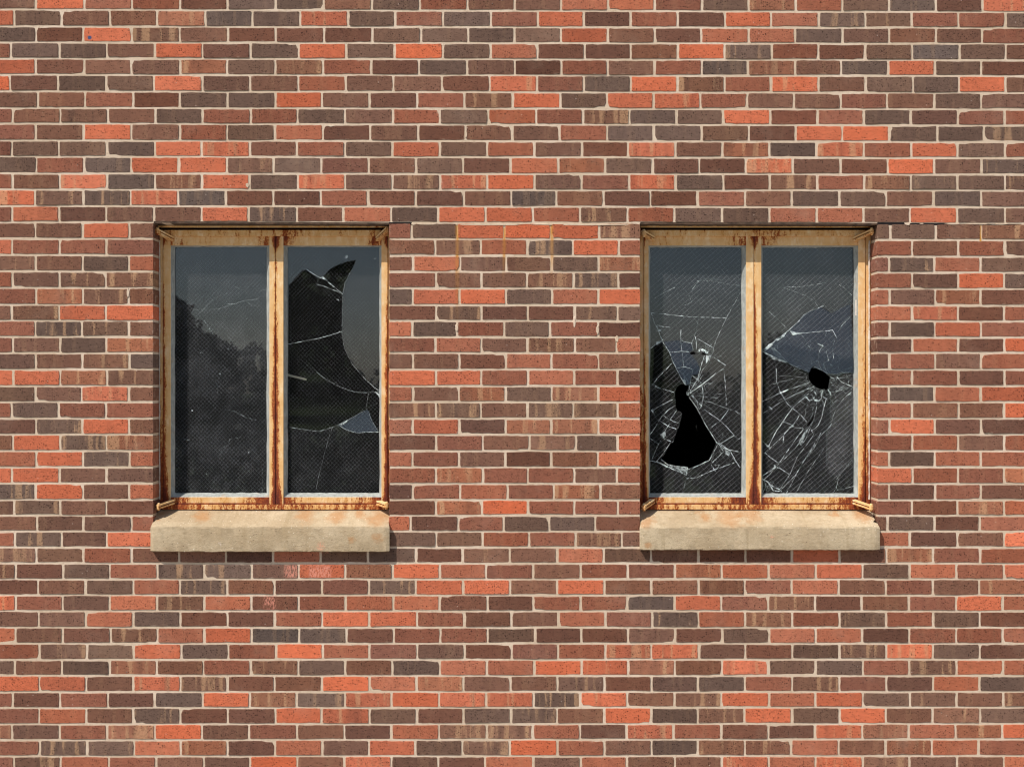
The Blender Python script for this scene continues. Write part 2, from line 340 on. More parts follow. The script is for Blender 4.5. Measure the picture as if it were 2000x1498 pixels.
bv, bf, b_tint, b_kind, b_loc, b_edge = [], [], [], [], [], []
def add_brick(x0, x1, yt, yb_, code, deep=False, hi=True, round_side=0):
    """front outline in photo pixels at the wall face; a solid brick with a worn arris"""
    rgb, stripe = CODE[code]
    f = random.gauss(1, .05); w = random.gauss(0, .025)
    c = alb((rgb[0]*f*(1+w), rgb[1]*f, rgb[2]*f*(1-w)))
    seed = random.random()
    if stripe > .5: stripe *= random.uniform(.7, 1.15)
    w_, h_ = (x1-x0)*S, (yb_-yt)*S
    ox, oz = (x0-CX)*S, H+(CY-yb_)*S
    pr = random.gauss(0, .0005); tx, tz = random.gauss(0, .006), random.gauss(0, .012)
    rot = random.gauss(0, .0022)
    pts = []
    if hi:
        nl, ns = 9, 4; cr = .0026
        us = [i/(nl-1) for i in range(nl)]
        if round_side:
            ee = [0, .0015, .004, .008, .013, .0175]
            us = sorted({round(1-e/w_, 5) if round_side > 0 else round(e/w_, 5) for e in ee} | {.25, .5, .75, 1.0 if round_side < 0 else 0.0}); nl = len(us)
        def jit(): return random.gauss(0, .00055)
        lo = [random.gauss(0, .0008) for _ in range(4)]
        for u in us: pts.append((cr*(1-2*u)+w_*u if not round_side else w_*u, lo[0]*math.sin(3.1*u)+jit()))
        for i in range(ns): u = i/(ns-1); pts.append((w_+lo[1]*math.sin(3.1*u)+jit(), cr+(h_-2*cr)*u))
        for u in reversed(us): pts.append((cr*(1-2*u)+w_*u if not round_side else w_*u, h_+lo[2]*math.sin(3.1*u)+jit()))
        for i in range(ns): u = i/(ns-1); pts.append((lo[3]*math.sin(3.1*u)+jit(), h_-cr-(h_-2*cr)*u))
        # now and then a chipped corner
        if random.random() < .22 and not deep:
            k = random.choice((0, nl-1, nl+ns, 2*nl+ns-1)); a = random.uniform(.004, .012)
            for d in (-1, 0, 1):
                q = pts[(k+d) % len(pts)]
                pts[(k+d) % len(pts)] = (q[0]+(a if q[0] < w_/2 else -a)*random.uniform(.2, .7), q[1]+(a if q[1] < h_/2 else -a)*random.uniform(.2, .6))
    else:
        pts = [(0, 0), (w_, 0), (w_, h_), (0, h_)]
    n = len(pts); cx, cz = w_/2, h_/2
    base = len(bv)
    back = REVEAL if deep else .012
    for ring, (ins, y) in enumerate(((0, back), (0, .0007), (.0009, .0001), (.007, 0))):
        if not hi and ring == 3: continue
        for (u, v) in pts:
            uu, vv = u-cx, v-cz
            sx = 1-ins/max(cx, .01); sz = 1-ins/max(cz, .01)
            uu *= sx; vv *= sz
            yy = y + (pr + tx*uu + tz*vv if ring else 0)
            if round_side and ring >= 1:      # bullnosed corner at the window jamb
                e = (cx - uu) if round_side > 0 else (uu + cx)
                r = .018
                if e < r: yy += (r - math.sqrt(max(0, r*r-(r-e)**2)))*.9
            bv.append((ox+cx+uu-rot*vv, yy, oz+cz+vv+rot*uu))
            b_tint.append((*c, 1)); b_kind.append((stripe, seed, 0)); b_loc.append((u, v, seed*10))
            b_edge.append(1.0 if ring < 3 else 0.0)
    rings = 4 if hi else 3
    for r in range(rings-1):
        for i in range(n):
            j = (i+1) % n
            bf.append((base+r*n+i, base+r*n+j, base+(r+1)*n+j, base+(r+1)*n+i))
    b0 = base+(rings-1)*n
    if round_side and hi:
        for i in range(nl-1): bf.append((b0+i, b0+i+1, b0+nl+ns+nl-2-i, b0+nl+ns+nl-1-i))
        bf.append(tuple([b0+nl-1]+[b0+nl+k for k in range(ns)]+[b0+nl+ns]))
        bf.append(tuple([b0]+[b0+2*nl+ns-1]+[b0+2*nl+ns+k for k in range(ns)]))
    else: bf.append(tuple(b0+i for i in range(n)))

def ybound(r, px):
    if r < 0: return YL[0]+(YR[0]-YL[0])*px/2000 + r*31.6
    if r > 48: return YL[48]+(YR[48]-YL[48])*px/2000 + (r-48)*31.6
    return YL[r]+(YR[r]-YL[r])*min(1, max(0, px/2000))
JW = 2.4       # half a mortar joint in photo pixels
def lay(r, edges, codes, hi=True, ends=(None, None)):
    """edges = brick boundaries (joint centres, or opening edges where ends says so)"""
    for i, c in enumerate(codes):
        x0, x1 = edges[i], edges[i+1]
        s0 = ends[0] if i == 0 else None; s1 = ends[1] if i == len(codes)-1 else None
        xm = (x0+x1)/2
        j = random.uniform(-.5, .5)
        add_brick(x0+(0 if s0 else JW+j), x1-(0 if s1 else JW-j), ybound(r, xm)+JW+random.uniform(-.4, .4), ybound(r+1, xm)-JW+random.uniform(-.4, .4), c,
                  deep=bool(s0 or s1) or r in (13,), hi=hi, round_side=(-1 if s0 else 1 if s1 else 0) if (s0 == 'round' or s1 == 'round') else 0)
rand_codes = 'ooqppummmmnnnbbbbsssddddtg'
XL, XR = -750, 2750     # wall carried on past the frame
def extend_left(x): 
    e = [x]
    while e[0] > XL: e.insert(0, e[0]-92.4-random.uniform(-.6, .6))
    return e
def extend_right(x):
    e = [x]
    while e[-1] < XR: e.append(e[-1]+91.7+random.uniform(-.6, .6))
    return e
def rnd(n): return ''.join(random.choice(rand_codes) for _ in range(n))
for r in range(-16, 103):
    if r in FULL:
        a, b, c, d, codes = FULL[r]
        nL = round((b-a)/185.3)+1; nR = round((d-c)/182.8)+1
        assert nL+nR == len(codes)-1, (r, nL, nR, len(codes))
        js = [a+(b-a)*i/(nL-1)+random.uniform(-2, 2) for i in range(nL)] + [2000+c+(d-c)*i/(nR-1)+random.uniform(-2, 2) for i in range(nR)]
        js = [j/2 for j in js]
        eL = [js[0]-92.4]; js = eL+js+[js[-1]+91.7]
        lay(r, js, codes)
        e = extend_left(js[0]); lay(r, e, rnd(len(e)-1), False)
        e = extend_right(js[-1]); lay(r, e, rnd(len(e)-1), False)
    elif r in CUT:
        jl, cl, jm, cm, jr, cr_ = CUT[r]
        x0 = jl[0]/2-92.4; x3 = jr[-1]/2+91.7
        lay(r, [x0]+[j/2 for j in jl]+[WINX[0][0]], cl, ends=(None, 'jamb'))
        lay(r, [WINX[0][1]]+[j/2 for j in jm]+[WINX[1][0]], cm, ends=('jamb', 'jamb'))
        lay(r, [WINX[1][1]]+[j/2 for j in jr]+[x3], cr_, ends=('jamb', None))
        e = extend_left(x0); lay(r, e, rnd(len(e)-1), False)
        e = extend_right(x3); lay(r, e, rnd(len(e)-1), False)
    else:
        x0 = 30+(46 if r % 2 else 0)
        e = extend_left(x0)[:-1]+extend_right(x0); lay(r, e, rnd(len(e)-1), False)

building = empty('brick_building', (0, 0, 0))
tag(building, 'mottled red and brown brick building wall with two broken steel casement windows', 'building')

# mortar bed with the two openings cut out, and the mortar of the reveals
REC = .0024
n_brick_faces = len(bf)
def add_plain(vs, fs):
    n = len(bv)
    for v in vs:
        bv.append(tuple(v)); b_tint.append((.5, .5, .5, 1)); b_kind.append((0, 0, 0)); b_loc.append((0, 0, 0)); b_edge.append(0)
    for f in fs: bf.append(tuple(i+n for i in f))
def wx(px): return (px-CX)*S
def wz(py): return H+(CY-py)*S
rec_px = 1.1
xs = [wx(XL-90), wx(WINX[0][0]-rec_px), wx(WINX[0][1]+rec_px), wx(WINX[1][0]-rec_px), wx(WINX[1][1]+rec_px), wx(XR+90)]
zs = [0.0, wz(OPEN_BOT), wz(OPEN_TOP), wz(-16*31.6-11)]
for i in range(5):
    for j in range(3):
        if j == 1 and i in (1, 3): continue
        add_plain([(xs[i], REC, zs[j]), (xs[i+1], REC, zs[j]), (xs[i+1], REC, zs[j+1]), (xs[i], REC, zs[j+1])], [(0, 1, 2, 3)])
for i in (1, 3):
    for x in (xs[i], xs[i+1]):
        add_plain([(x, REC, zs[1]), (x, .16, zs[1]), (x, .16, zs[2]), (x, REC, zs[2])], [(0, 1, 2, 3)])
    for z in (zs[1], zs[2]):
        add_plain([(xs[i], REC, z), (xs[i+1], REC, z), (xs[i+1], .16, z), (xs[i], .16, z)], [(0, 1, 2, 3)])
# the odd squeezed-out lump of mortar
for (px, py, rx, rz) in ((910, 262, 2.6, 9), (645, 246, 7, 2.4), (892, 640, 3.4, 9), (1167, 644, 3.6, 11), (250, 572, 3, 10), (483, 362, 4, 5), (1122, 630, 3, 12),
                         (808, 437.5, 6, 2.8), (834, 437.5, 27, 2.6), (1773, 438.0, 7, 2.6), (1800, 437.0, 5, 1.0), (1862, 437.6, 16, 1.8), (1910, 437.6, 26, 1.6), (1956, 437.8, 14, 1.7), (960, 439, 80, 2.2), (1130, 439, 110, 2.0), (1205, 662, 4, 8)):
    pts = []
    for k in range(14):
        a = k/14*6.283; q = 1+random.gauss(0, .10)
        pts.append((wx(px+rx*math.cos(a)*q), .0, wz(py+rz*math.sin(a)*q)))
    ring = [(p[0], .004, p[2]) for p in pts]
    mid = [(wx(px)+(p[0]-wx(px))*.75, -.0012, wz(py)+(p[2]-wz(py))*.75) for p in pts]
    add_plain(ring+mid, [(k, (k+1) % 14, 14+(k+1) % 14, 14+k) for k in range(14)]+[tuple(range(14, 28))])
me = bpy.data.meshes.new('brick_wall'); me.from_pydata(bv, [], bf); me.update()
me.materials.append(M_BRICK); me.materials.append(M_MORTAR)
me.polygons.foreach_set('material_index', [0]*n_brick_faces+[1]*(len(bf)-n_brick_faces))
a = me.attributes.new('tint', 'FLOAT_COLOR', 'POINT'); a.data.foreach_set('color', np.array(b_tint, dtype=np.float32).ravel())
a = me.attributes.new('kind', 'FLOAT_VECTOR', 'POINT'); a.data.foreach_set('vector', np.array(b_kind, dtype=np.float32).ravel())
a = me.attributes.new('local', 'FLOAT_VECTOR', 'POINT'); a.data.foreach_set('vector', np.array(b_loc, dtype=np.float32).ravel())
a = me.attributes.new('edge', 'FLOAT', 'POINT'); a.data.foreach_set('value', b_edge)
bm = bmesh.new(); bm.from_mesh(me); bmesh.ops.recalc_face_normals(bm, faces=bm.faces); bm.to_mesh(me); bm.free()
link_mesh('brick_wall', me, building)

# dark room behind
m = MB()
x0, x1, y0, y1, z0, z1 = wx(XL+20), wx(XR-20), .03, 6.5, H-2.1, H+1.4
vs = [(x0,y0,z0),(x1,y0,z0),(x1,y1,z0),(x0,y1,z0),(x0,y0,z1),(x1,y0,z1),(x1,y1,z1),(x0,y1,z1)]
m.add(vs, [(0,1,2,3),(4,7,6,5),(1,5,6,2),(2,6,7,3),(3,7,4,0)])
m.build('dark_room', [M_ROOM_GAP], building)

# ------------------------------------------------------------------ windows
def quad(x0, x1, y0, y1, d): return [P(x0, y1, d), P(x1, y1, d), P(x1, y0, d), P(x0, y0, d)]
def bar(mb, x0, x1, y0, y1, d0, d1, a=.5, m=0, real=True):
    """bar whose front face covers the given photo pixels at depth d0 and which runs straight back to d1"""
    q = quad(x0, x1, y0, y1, d0); b = [Vector((v.x, d1, v.z)) for v in q]
    mb.hexa(q, b, m, a)
def vbar(mb, x0, x1, ys, biases, d0, d1, m=0, side=(0, 0)):
    for k in range(len(ys)-1):
        q = quad(x0, x1, ys[k], ys[k+1], d0); b = [Vector((v.x, d1, v.z)) for v in q]
        t, u = biases[k], biases[k+1]; av = [u+side[0], u+side[1], t+side[1], t+side[0]]
        mb.add(q+b, [(0,1,2,3),(7,6,5,4),(1,5,6,2),(3,7,4,0)]+([(2,6,7,3)] if k == 0 else [])+([(0,4,5,1)] if k == len(ys)-2 else []), m, av+av)
def hbar(mb, xs_, y0, y1, biases, d0, d1, m=0):
    for k in range(len(xs_)-1):
        q = quad(xs_[k], xs_[k+1], y0, y1, d0); b = [Vector((v.x, d1, v.z)) for v in q]
        t, u = biases[k], biases[k+1]; av = [t, u, u, t]
        mb.add(q+b, [(0,1,2,3),(7,6,5,4),(0,4,5,1),(2,6,7,3)]+([(3,7,4,0)] if k == 0 else [])+([(1,5,6,2)] if k == len(xs_)-2 else []), m, av+av)

def pip(x, y, poly):
    c = False; n = len(poly); j = n-1
    for i in range(n):
        xi, yi = poly[i]; xj, yj = poly[j]
        if (yi > y) != (yj > y) and x < (xj-xi)*(y-yi)/(yj-yi)+xi: c = not c
        j = i
    return c
KZ = 1268/220
def zc(pts, o): return [(o[0]+x/KZ, o[1]+y/KZ) for x, y in pts]

def make_pane(win, rect, holes, frags, cracks, glints, wires, label, dust=1.0, tilt=.25, cw=1.0):
    """frags: (polygon, tilt about the vertical in deg, tilt about the horizontal in deg, dirt factor)
       cracks: (polyline, width mm, brightness); glints: polygons of splintered glass; wires: (angle, pitch, width)"""
    mb = MB(); x0, x1, y0, y1 = rect
    fr = [(x0, y0), (x1, y0), (x1, y1), (x0, y1)]
    vc, ed = [], []
    def poly_in(pl, closed):
        n = len(vc)
        pl = [(min(x1, max(x0, x)), min(y1, max(y0, y))) for x, y in pl]
        vc.extend(Vector(q) for q in pl)
        for i in range(len(pl)-1+(1 if closed else 0)): ed.append((n+i, n+(i+1) % len(pl)))
    poly_in(fr, True)
    for h in holes: poly_in(h, True)
    for f in frags: poly_in(f[0], True)
    for c, w, b in cracks:
        if b >= .5: poly_in(c, False)
    ov, oe, of, ove, oee, ofe = geometry.delaunay_2d_cdt(vc, ed, [], 0, .05)
    cons = set()
    for e, orig in zip(oe, oee):
        if orig: cons.add(tuple(sorted(e)))
    tris = []
    for f in of:
        cx = sum(ov[i].x for i in f)/len(f); cy = sum(ov[i].y for i in f)/len(f)
        if cx < x0 or cx > x1 or cy < y0 or cy > y1: continue
        if any(pip(cx, cy, h) for h in holes): continue
        tris.append((f, cx, cy))
    emap = {}
    for ti, (f, cx, cy) in enumerate(tris):
        for i in range(len(f)): emap.setdefault(tuple(sorted((f[i], f[(i+1) % len(f)]))), []).append(ti)
    comp = [-1]*len(tris); nc = 0
    for s in range(len(tris)):
        if comp[s] >= 0: continue
        st = [s]; comp[s] = nc
        while st:
            a = st.pop(); f = tris[a][0]
            for i in range(len(f)):
                e = tuple(sorted((f[i], f[(i+1) % len(f)])))
                if e in cons: continue
                for b in emap[e]:
                    if comp[b] < 0: comp[b] = nc; st.append(b)
        nc += 1
    T = .006
    for k in range(nc):
        mem = [tris[i] for i in range(len(tris)) if comp[i] == k]
        ids = sorted({i for f, _, _ in mem for i in f})
        cx = sum(ov[i].x for i in ids)/len(ids); cy = sum(ov[i].y for i in ids)/len(ids)
        area = sum(abs(geometry.area_tri(*[ov[i] for i in f])) for f, _, _ in mem if len(f) == 3)
        ax = ay = 0.0; dk = dust; off = 0
        inside = None
        for fg in frags:
            if pip(mem[0][1], mem[0][2], fg[0]): inside = fg
        if inside: 
            ax, ay, dk = inside[1], inside[2], inside[3]*dust
            pl = inside[0]; cx = sum(q[0] for q in pl)/len(pl); cy = sum(q[1] for q in pl)/len(pl)
            off = inside[4] if len(inside) > 4 else 0
        big = area > .45*(x1-x0)*(y1-y0)
        if not big: ax += random.gauss(0, tilt); ay += random.gauss(0, tilt)
        vm = {}; V = []
        for i in ids:
            dx, dy = (ov[i].x-cx)*S, (cy-ov[i].y)*S
            d = math.tan(R(ax))*dx + math.tan(R(ay))*dy + off
            q = P(ov[i].x, ov[i].y, DG); vm[i] = len(V); V.append((q.x, q.y+d, q.z))
        n = len(V); V2 = [(v[0], v[1]+T, v[2]) for v in V]
        F = [tuple(vm[i] for i in f) for f, _, _ in mem]; B = [tuple(n+vm[i] for i in reversed(f)) for f, _, _ in mem]
        cnt = {}
        for f in F:
            for i in range(len(f)):
                e = (f[i], f[(i+1) % len(f)]); cnt[tuple(sorted(e))] = cnt.get(tuple(sorted(e)), []) + [e]
        E = [(e[0][1], e[0][0], e[0][0]+n, e[0][1]+n) for e in cnt.values() if len(e) == 1]
        mb.add(V+V2, F+B, 0, dk)
        mb.add(V+V2, E, 1, .10)
    # wires cast in the glass
    for ang, pitch, wd in wires:
        ca, sa = math.cos(R(ang)), math.sin(R(ang)); nx, ny = -sa, ca
        L = 400
        mx, my = (x0+x1)/2, (y0+y1)/2
        k0 = -int(L/pitch)
        for k in range(k0, -k0+1):
            bx, by = mx+nx*pitch*(k+.37), my+ny*pitch*(k+.37)
            ts = []
            for (ex, lim) in ((ca, (x0-bx, x1-bx)), (sa, (y0-by, y1-by))):
                a, b = lim[0]/ex, lim[1]/ex; ts.append((min(a, b), max(a, b)))
            ta, tb = max(ts[0][0], ts[1][0]), min(ts[0][1], ts[1][1])
            if tb-ta < 1: continue
            # cut where the glass is gone
            seg = []; stp = 1.0; t = ta; cur = None
            while t <= tb:
                x, y = bx+ca*t, by+sa*t
                gone = any(pip(x, y, h) for h in holes)
                if not gone and cur is None: cur = t
                if gone and cur is not None: seg.append((cur, t)); cur = None
                t += stp
            if cur is not None: seg.append((cur, tb))
            for a, b in seg:
                A = P(bx+ca*a, by+sa*a, DG-.0012); Bq = P(bx+ca*b, by+sa*b, DG-.0012)
                u = (Bq-A).normalized(); w = Vector((u.z, 0, -u.x))*wd/2; e = Vector((0, -wd*.4, 0))
                mb.add([A-w, Bq-w, Bq+e, A+e, A+w, Bq+w], [(0, 1, 2, 3), (3, 2, 5, 4)], 2, 0)
    # cracks: thin slivers of splintered edge standing a hair proud of the glass
    for c, w, b in cracks:
        pts = []
        for i in range(len(c)-1):
            (xa, ya), (xb, yb_) = c[i], c[i+1]; n = max(1, int(math.hypot(xb-xa, yb_-ya)/3))
            for k in range(n): pts.append((xa+(xb-xa)*k/n+random.gauss(0, .22), ya+(yb_-ya)*k/n+random.gauss(0, .22)))
        pts.append(c[-1])
        Lf, Rt = [], []
        w *= cw
        for i, (x, y) in enumerate(pts):
            a, d = pts[max(0, i-1)], pts[min(len(pts)-1, i+1)]
            tx, ty = d[0]-a[0], d[1]-a[1]; l = math.hypot(tx, ty) or 1
            ww = w/1000/S/2*random.choice((.35, .6, .8, 1.0, 1.0, 1.5))
            Lf.append(P(x-ty/l*ww, y+tx/l*ww, DG-.0030)); Rt.append(P(x+ty/l*ww, y-tx/l*ww, DG-.0022))
        n = len(pts)
        mb.add(Lf+Rt, [(i, i+1, n+i+1, n+i) for i in range(n-1)], 1, [b]*(2*n))
    for g, b in glints:
        vs = [P(x, y, DG-.004) for x, y in g]; n = len(vs); back = [P(x, y, DG-.0005) for x, y in g]
        mb.add(vs+back, [tuple(range(n))]+[(i, (i+1) % n, n+(i+1) % n, n+i) for i in range(n)], 1, b)
    o = mb.build('pane', [M_GLASS, M_CRACK, M_WIRE], win)
    o['label'] = label
    return o

def hinge(win, A, B, up):
    """two stacked strap arms from the sash corner A out to the pivot pin at B (px, py, depth)"""
    mb = MB(); a, b = P(*A), P(*B)
    u = (b-a).normalized(); side = u.cross(Vector((0, 0, 1))).normalized(); w = side*.012
    for k, (dz, bias) in enumerate(((.0050, -.1), (-.0070, .55))):
        z = Vector((0, 0, dz)); h = Vector((0, 0, .0062)); e = u*.007
        mb.hexa([a-w+z-h/2, b-w*.8+e+z-h/2, b-w*.8+e+z+h/2, a-w+z+h/2], [a+w+z-h/2, b+w*.8+e+z-h/2, b+w*.8+e+z+h/2, a+w+z+h/2], 0, bias)
    n = 12
    def ring(r, z): return [(b.x+r*math.cos(k/n*6.283), b.y+r*math.sin(k/n*6.283), b.z+z) for k in range(n)]
    prof = [(.0001, .016), (.0045, .0155), (.0068, .012), (.0072, .0075), (.0098, .007), (.0098, -.010), (.0062, -.0105), (.0055, -.017), (.0001, -.018)]
    V = []; F = []
    for r, z in prof: V += ring(r, z)
    for i in range(len(prof)-1):
        for k in range(n): F.append((i*n+k, i*n+(k+1) % n, (i+1)*n+(k+1) % n, (i+1)*n+k))
    mb.add(V, F, 0, [(-1.6 if i < 3 else .6) for i in range(len(prof)) for _ in range(n)])
    return mb.build('hinge', [M_STEEL], win, bevel=0)

def make_window(g, label):
    """g: photo pixel edges of one pair of casements"""
    fx0, fx1 = g['frame']; ht, hb = 449.5, 995
    mb = MB()
    # fixed outer frame: jambs, head, sill bar, a head flange under the lintel and the shut gap above
    vbar(mb, fx0-4, g['so'][0], [ht, 470, 560, 700, 860, 950, hb], [.5, .4, .35, .5, .8, .9, 1.1], DF+.006, .14)
    vbar(mb, g['so'][1], fx1+4, [ht, 470, 560, 700, 860, 950, hb], [.6, .5, .45, .5, .7, .8, 1.1], DF+.006, .14)
    xm = (g['so'][0]+g['so'][1])/2
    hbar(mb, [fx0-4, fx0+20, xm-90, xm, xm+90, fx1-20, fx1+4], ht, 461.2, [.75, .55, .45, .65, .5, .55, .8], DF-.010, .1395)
    hbar(mb, [fx0+2, xm-120, xm, xm+120, fx1-2], 985.4, hb, [.95, .60, .78, .62, .95], DF-.008, .1395)
    hbar(mb, [fx0-3, xm-100, xm+60, fx1+3], 441.0, 444.4, [.5, .3, .35, .6], .058, .067)
    hbar(mb, [fx0-3, xm, fx1+3], 433.0, 452.0, [1.2, 1.2, 1.2], .138, .15)
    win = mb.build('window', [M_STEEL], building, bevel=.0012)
    win['label'] = label
    for s in g['sash']:
        (a0, a1), (b0, b1) = s['stile']; gx0, gx1 = s['glass']; o0, o1 = s['putty']
        gy0, gy1 = g['gy']
        t0, t1, u0, u1 = 461.6, 479.5, 971.0, 985.0
        sb = MB()
        cL, cR = s['rust']
        vbar(sb, a0, a1, [t0, 478, 492, 560, 680, 800, 900, 945, u1], [.85*cL[0]+.1, .8*cL[0], .15, .1+.3*cL[1], .15+.5*cL[1], .25+.6*cL[1], .3+.6*cL[1], 0.8, 1.25], DF, DG+.012, side=s['sl'])
        vbar(sb, b0, b1, [t0, 478, 492, 560, 680, 800, 900, 945, u1], [.85*cR[0]+.1, .8*cR[0], .15, .1+.3*cR[1], .15+.5*cR[1], .25+.6*cR[1], .3+.6*cR[1], 0.8, 1.25], DF, DG+.012, side=s['sr'])
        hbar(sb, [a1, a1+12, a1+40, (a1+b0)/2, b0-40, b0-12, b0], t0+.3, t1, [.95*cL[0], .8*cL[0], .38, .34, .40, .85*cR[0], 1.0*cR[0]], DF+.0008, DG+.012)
        hbar(sb, [a1, a1+14, a1+40, a1+90, b0-60, b0-30, b0], u0, u1-.3, [1.15, .85, .50, .42, .46, .80, 1.15], DF+.0008, DG+.012)
        # lower lip of the bottom rail, raw rust
        hbar(sb, [a1, a1+30, (a1+b0)/2, b0-30, b0], u1-2.6, u1+.3, [1.2, 1.05, 1.1, 1.05, 1.2], DF-.004, DF+.02)
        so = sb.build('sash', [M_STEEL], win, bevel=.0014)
        # putty, a bevelled bead from sash to glass; hand-run, so a little uneven
        pb = MB(); N = 26
        oq = [(o0, t1-1.5), (o1, t1-1.5), (o1, u0+.3), (o0, u0+.3)]; iq = [(gx0, gy0), (gx1, gy0), (gx1, gy1), (gx0, gy1)]
        O, I = [], []
        for k in range(4):
            for i in range(N):
                f = i/N; j = random.gauss(0, .35) if i else 0
                ax, ay = oq[k]; bx, by = oq[(k+1) % 4]; O.append(P(ax+(bx-ax)*f, ay+(by-ay)*f, DF+.003))
                ax, ay = iq[k]; bx, by = iq[(k+1) % 4]
                nx, ny = ((0, 1), (-1, 0), (0, -1), (1, 0))[k]
                I.append(P(ax+(bx-ax)*f+nx*j, ay+(by-ay)*f+ny*j, DG-.001))
        M_ = [Vector(((o.x+i.x)/2, (o.y+i.y)/2-.0022+random.gauss(0, .0006), (o.z+i.z)/2)) for o, i in zip(O, I)]
        n = 4*N
        pb.add(O+M_+I, [(i, (i+1) % n, n+(i+1) % n, n+i) for i in range(n)]+[(n+i, n+(i+1) % n, 2*n+(i+1) % n, 2*n+i) for i in range(n)], 0, 0)
        pb.build('putty_bead', [M_PUTTY], win, smooth=True)
        make_pane(win, (gx0-2.5, gx1+2.5, gy0-2.5, gy1+2.5), s['holes'], s['frags'], s['cracks'], s['glints'], s['wires'], s['label'], s.get('dust', 1), s.get('tilt', .25), s.get('cw', 1.0))
    for A, B in g['hinges']: hinge(win, A, B, True)
    return win

# --- what is broken, measured pane by pane
E1, F1 = (540, 480), (540, 720)
A1, B1 = (1240, 480), (1240, 720)
C1, D1 = (1470, 480), (1470, 720)
K1, K2 = (320, 480), (320, 720)
OFF = 1383.4
def EF(e, f): return zc(e, E1)+zc(f, F1)

dark_up = zc([(135,450),(220,350),(290,280),(325,270),(470,368),(520,350),(600,262),(700,212),(790,180),(845,168),(895,160),(868,228),(830,300),(770,420),(745,540)], E1)
dark_1 = dark_up + zc([(740,700),(738,850),(736,965),(600,1010),(430,1055),(310,1072),(132,1110)], E1)
dark_2 = zc([(132,1110),(310,1072),(430,1055),(600,1010),(736,965),(740,1050),(770,1170),(850,1330),(950,1450),(1010,1510),(1110,1598),(1165,1646)], E1) + \
         zc([(960,270),(870,260),(790,235),(700,200),(570,130),(450,40),(400,2),(330,-53),(135,-203)], F1)
dark_3 = zc([(135,-203),(330,-53),(400,2),(450,40),(570,130),(700,200),(790,235),(870,260),(960,270),(1030,270),(1010,450),(985,475),(860,545),(720,620),(630,660),(540,690),(450,705),(250,680),(135,660)], F1)
shard_sky = zc([(690,640),(985,476),(1020,462),(1045,500),(1075,590),(1140,700),(1090,712),(910,725),(790,690)], F1)
dark_4 = zc([(1030,270),(1170,262),(1172,715),(1140,700),(1075,590),(1045,500),(1012,450)], F1)
cr_L2 = [(zc([(130,1110),(310,1072),(430,1055),(600,1010),(736,965)], E1), 2.0, .95),
  (zc([(330,262),(460,348),(540,380),(620,440),(745,545)], E1), 3.2, .8), (zc([(455,440),(530,455),(680,515),(745,548)], E1), 2.2, .9), (zc([(455,440),(470,362)], E1), 2.4, .5),
  (zc([(520,350),(580,400),(620,440)], E1), 2.5, .7), (zc([(830,300),(770,420),(745,545),(740,700),(738,850),(736,965),(740,1050),(770,1170),(850,1330),(950,1450)], E1), 1.5, .75),
  (zc([(950,70),(1000,120),(1100,210),(1150,247)], F1), 2.8, .8), (zc([(450,40),(570,130),(700,200),(790,235),(870,260),(960,270),(1170,262)], F1), 1.6, .7),
  (zc([(1035,280),(1010,440),(1020,460)], F1), 2.2, .9), (zc([(1110,265),(1150,300),(1175,370)], F1), 4.5, .9), (zc([(1045,430),(1140,385)], F1), 1.4, .45),
  (zc([(1040,500),(1070,580),(1140,700)], F1), 1.8, .8), (zc([(985,475),(800,580),(720,620),(630,660)], F1), 2.0, .7), (zc([(700,635),(790,690),(910,725),(1000,715),(1155,715)], F1), 2.6, .95),
  (zc([(150,660),(280,680),(440,705),(520,695),(630,660)], F1), 1.6, .8), (zc([(630,660),(580,800),(540,960),(480,1190),(440,1385)], F1), 1.5, .75),
  (zc([(330,1330),(400,1385)], E1), 1.2, .4), (zc([(690,70),(780,150)], E1), 1.6, .35), (zc([(1010,235),(1165,275)], E1), 1.2, .4)]
gl_L2 = [(zc([(770,110),(800,105),(808,140),(780,145)], E1), .45), (zc([(505,355),(525,350),(580,400),(560,395)], E1), .6), (zc([(715,625),(800,575),(795,600),(730,640)], F1), .6),
  (zc([(1120,268),(1165,290),(1178,360),(1150,310)], F1), .7), (zc([(1090,145),(1120,140),(1110,165)], E1), .4), (zc([(665,600),(705,605),(700,620)], E1), .5)]

hole_R1 = zc([(530,165),(575,190),(605,185),(600,230),(580,265),(590,295),(610,320),(700,450),(730,510),(800,640),(845,710),(920,830),(880,930),(830,1035),(700,1095),(595,1135),(590,1110),(480,1100),(370,1080),
  (295,1020),(340,950),(390,850),(400,830),(430,830),(465,720),(500,640),(530,500),(520,490),(475,470),(445,410),(460,385),(445,260),(480,200)], B1)
def blob(cx, cy, rx, ry, o, n=9): return zc([(cx+rx*math.cos(k/n*6.283)*random.uniform(.8, 1.15), cy+ry*math.sin(k/n*6.283)*random.uniform(.8, 1.15)) for k in range(n)], o)
holes_R1 = [hole_R1, blob(652, 1210, 34, 21, A1), blob(775, 1216, 27, 19, A1)]
dk_R1a = zc([(165,1170),(240,1105),(305,1068),(330,1110),(390,1200),(430,1310),(340,1400),(260,1485),(200,1553),(165,1590)], A1)      # lower left, tipped down
dk_R1b = zc([(430,1310),(480,1410),(528,1500),(540,1540),(480,1585),(447,1640),(460,1768),(445,1790),(330,1640),(200,1560),(260,1485),(340,1400)], A1)
sky_R1 = zc([(325,1080),(515,1060),(545,1080),(640,1100),(655,1170),(620,1200),(700,1300),(735,1390),(700,1450),(640,1455),(605,1560),(575,1570),(528,1500),(480,1410),(430,1310),(390,1200)], A1)
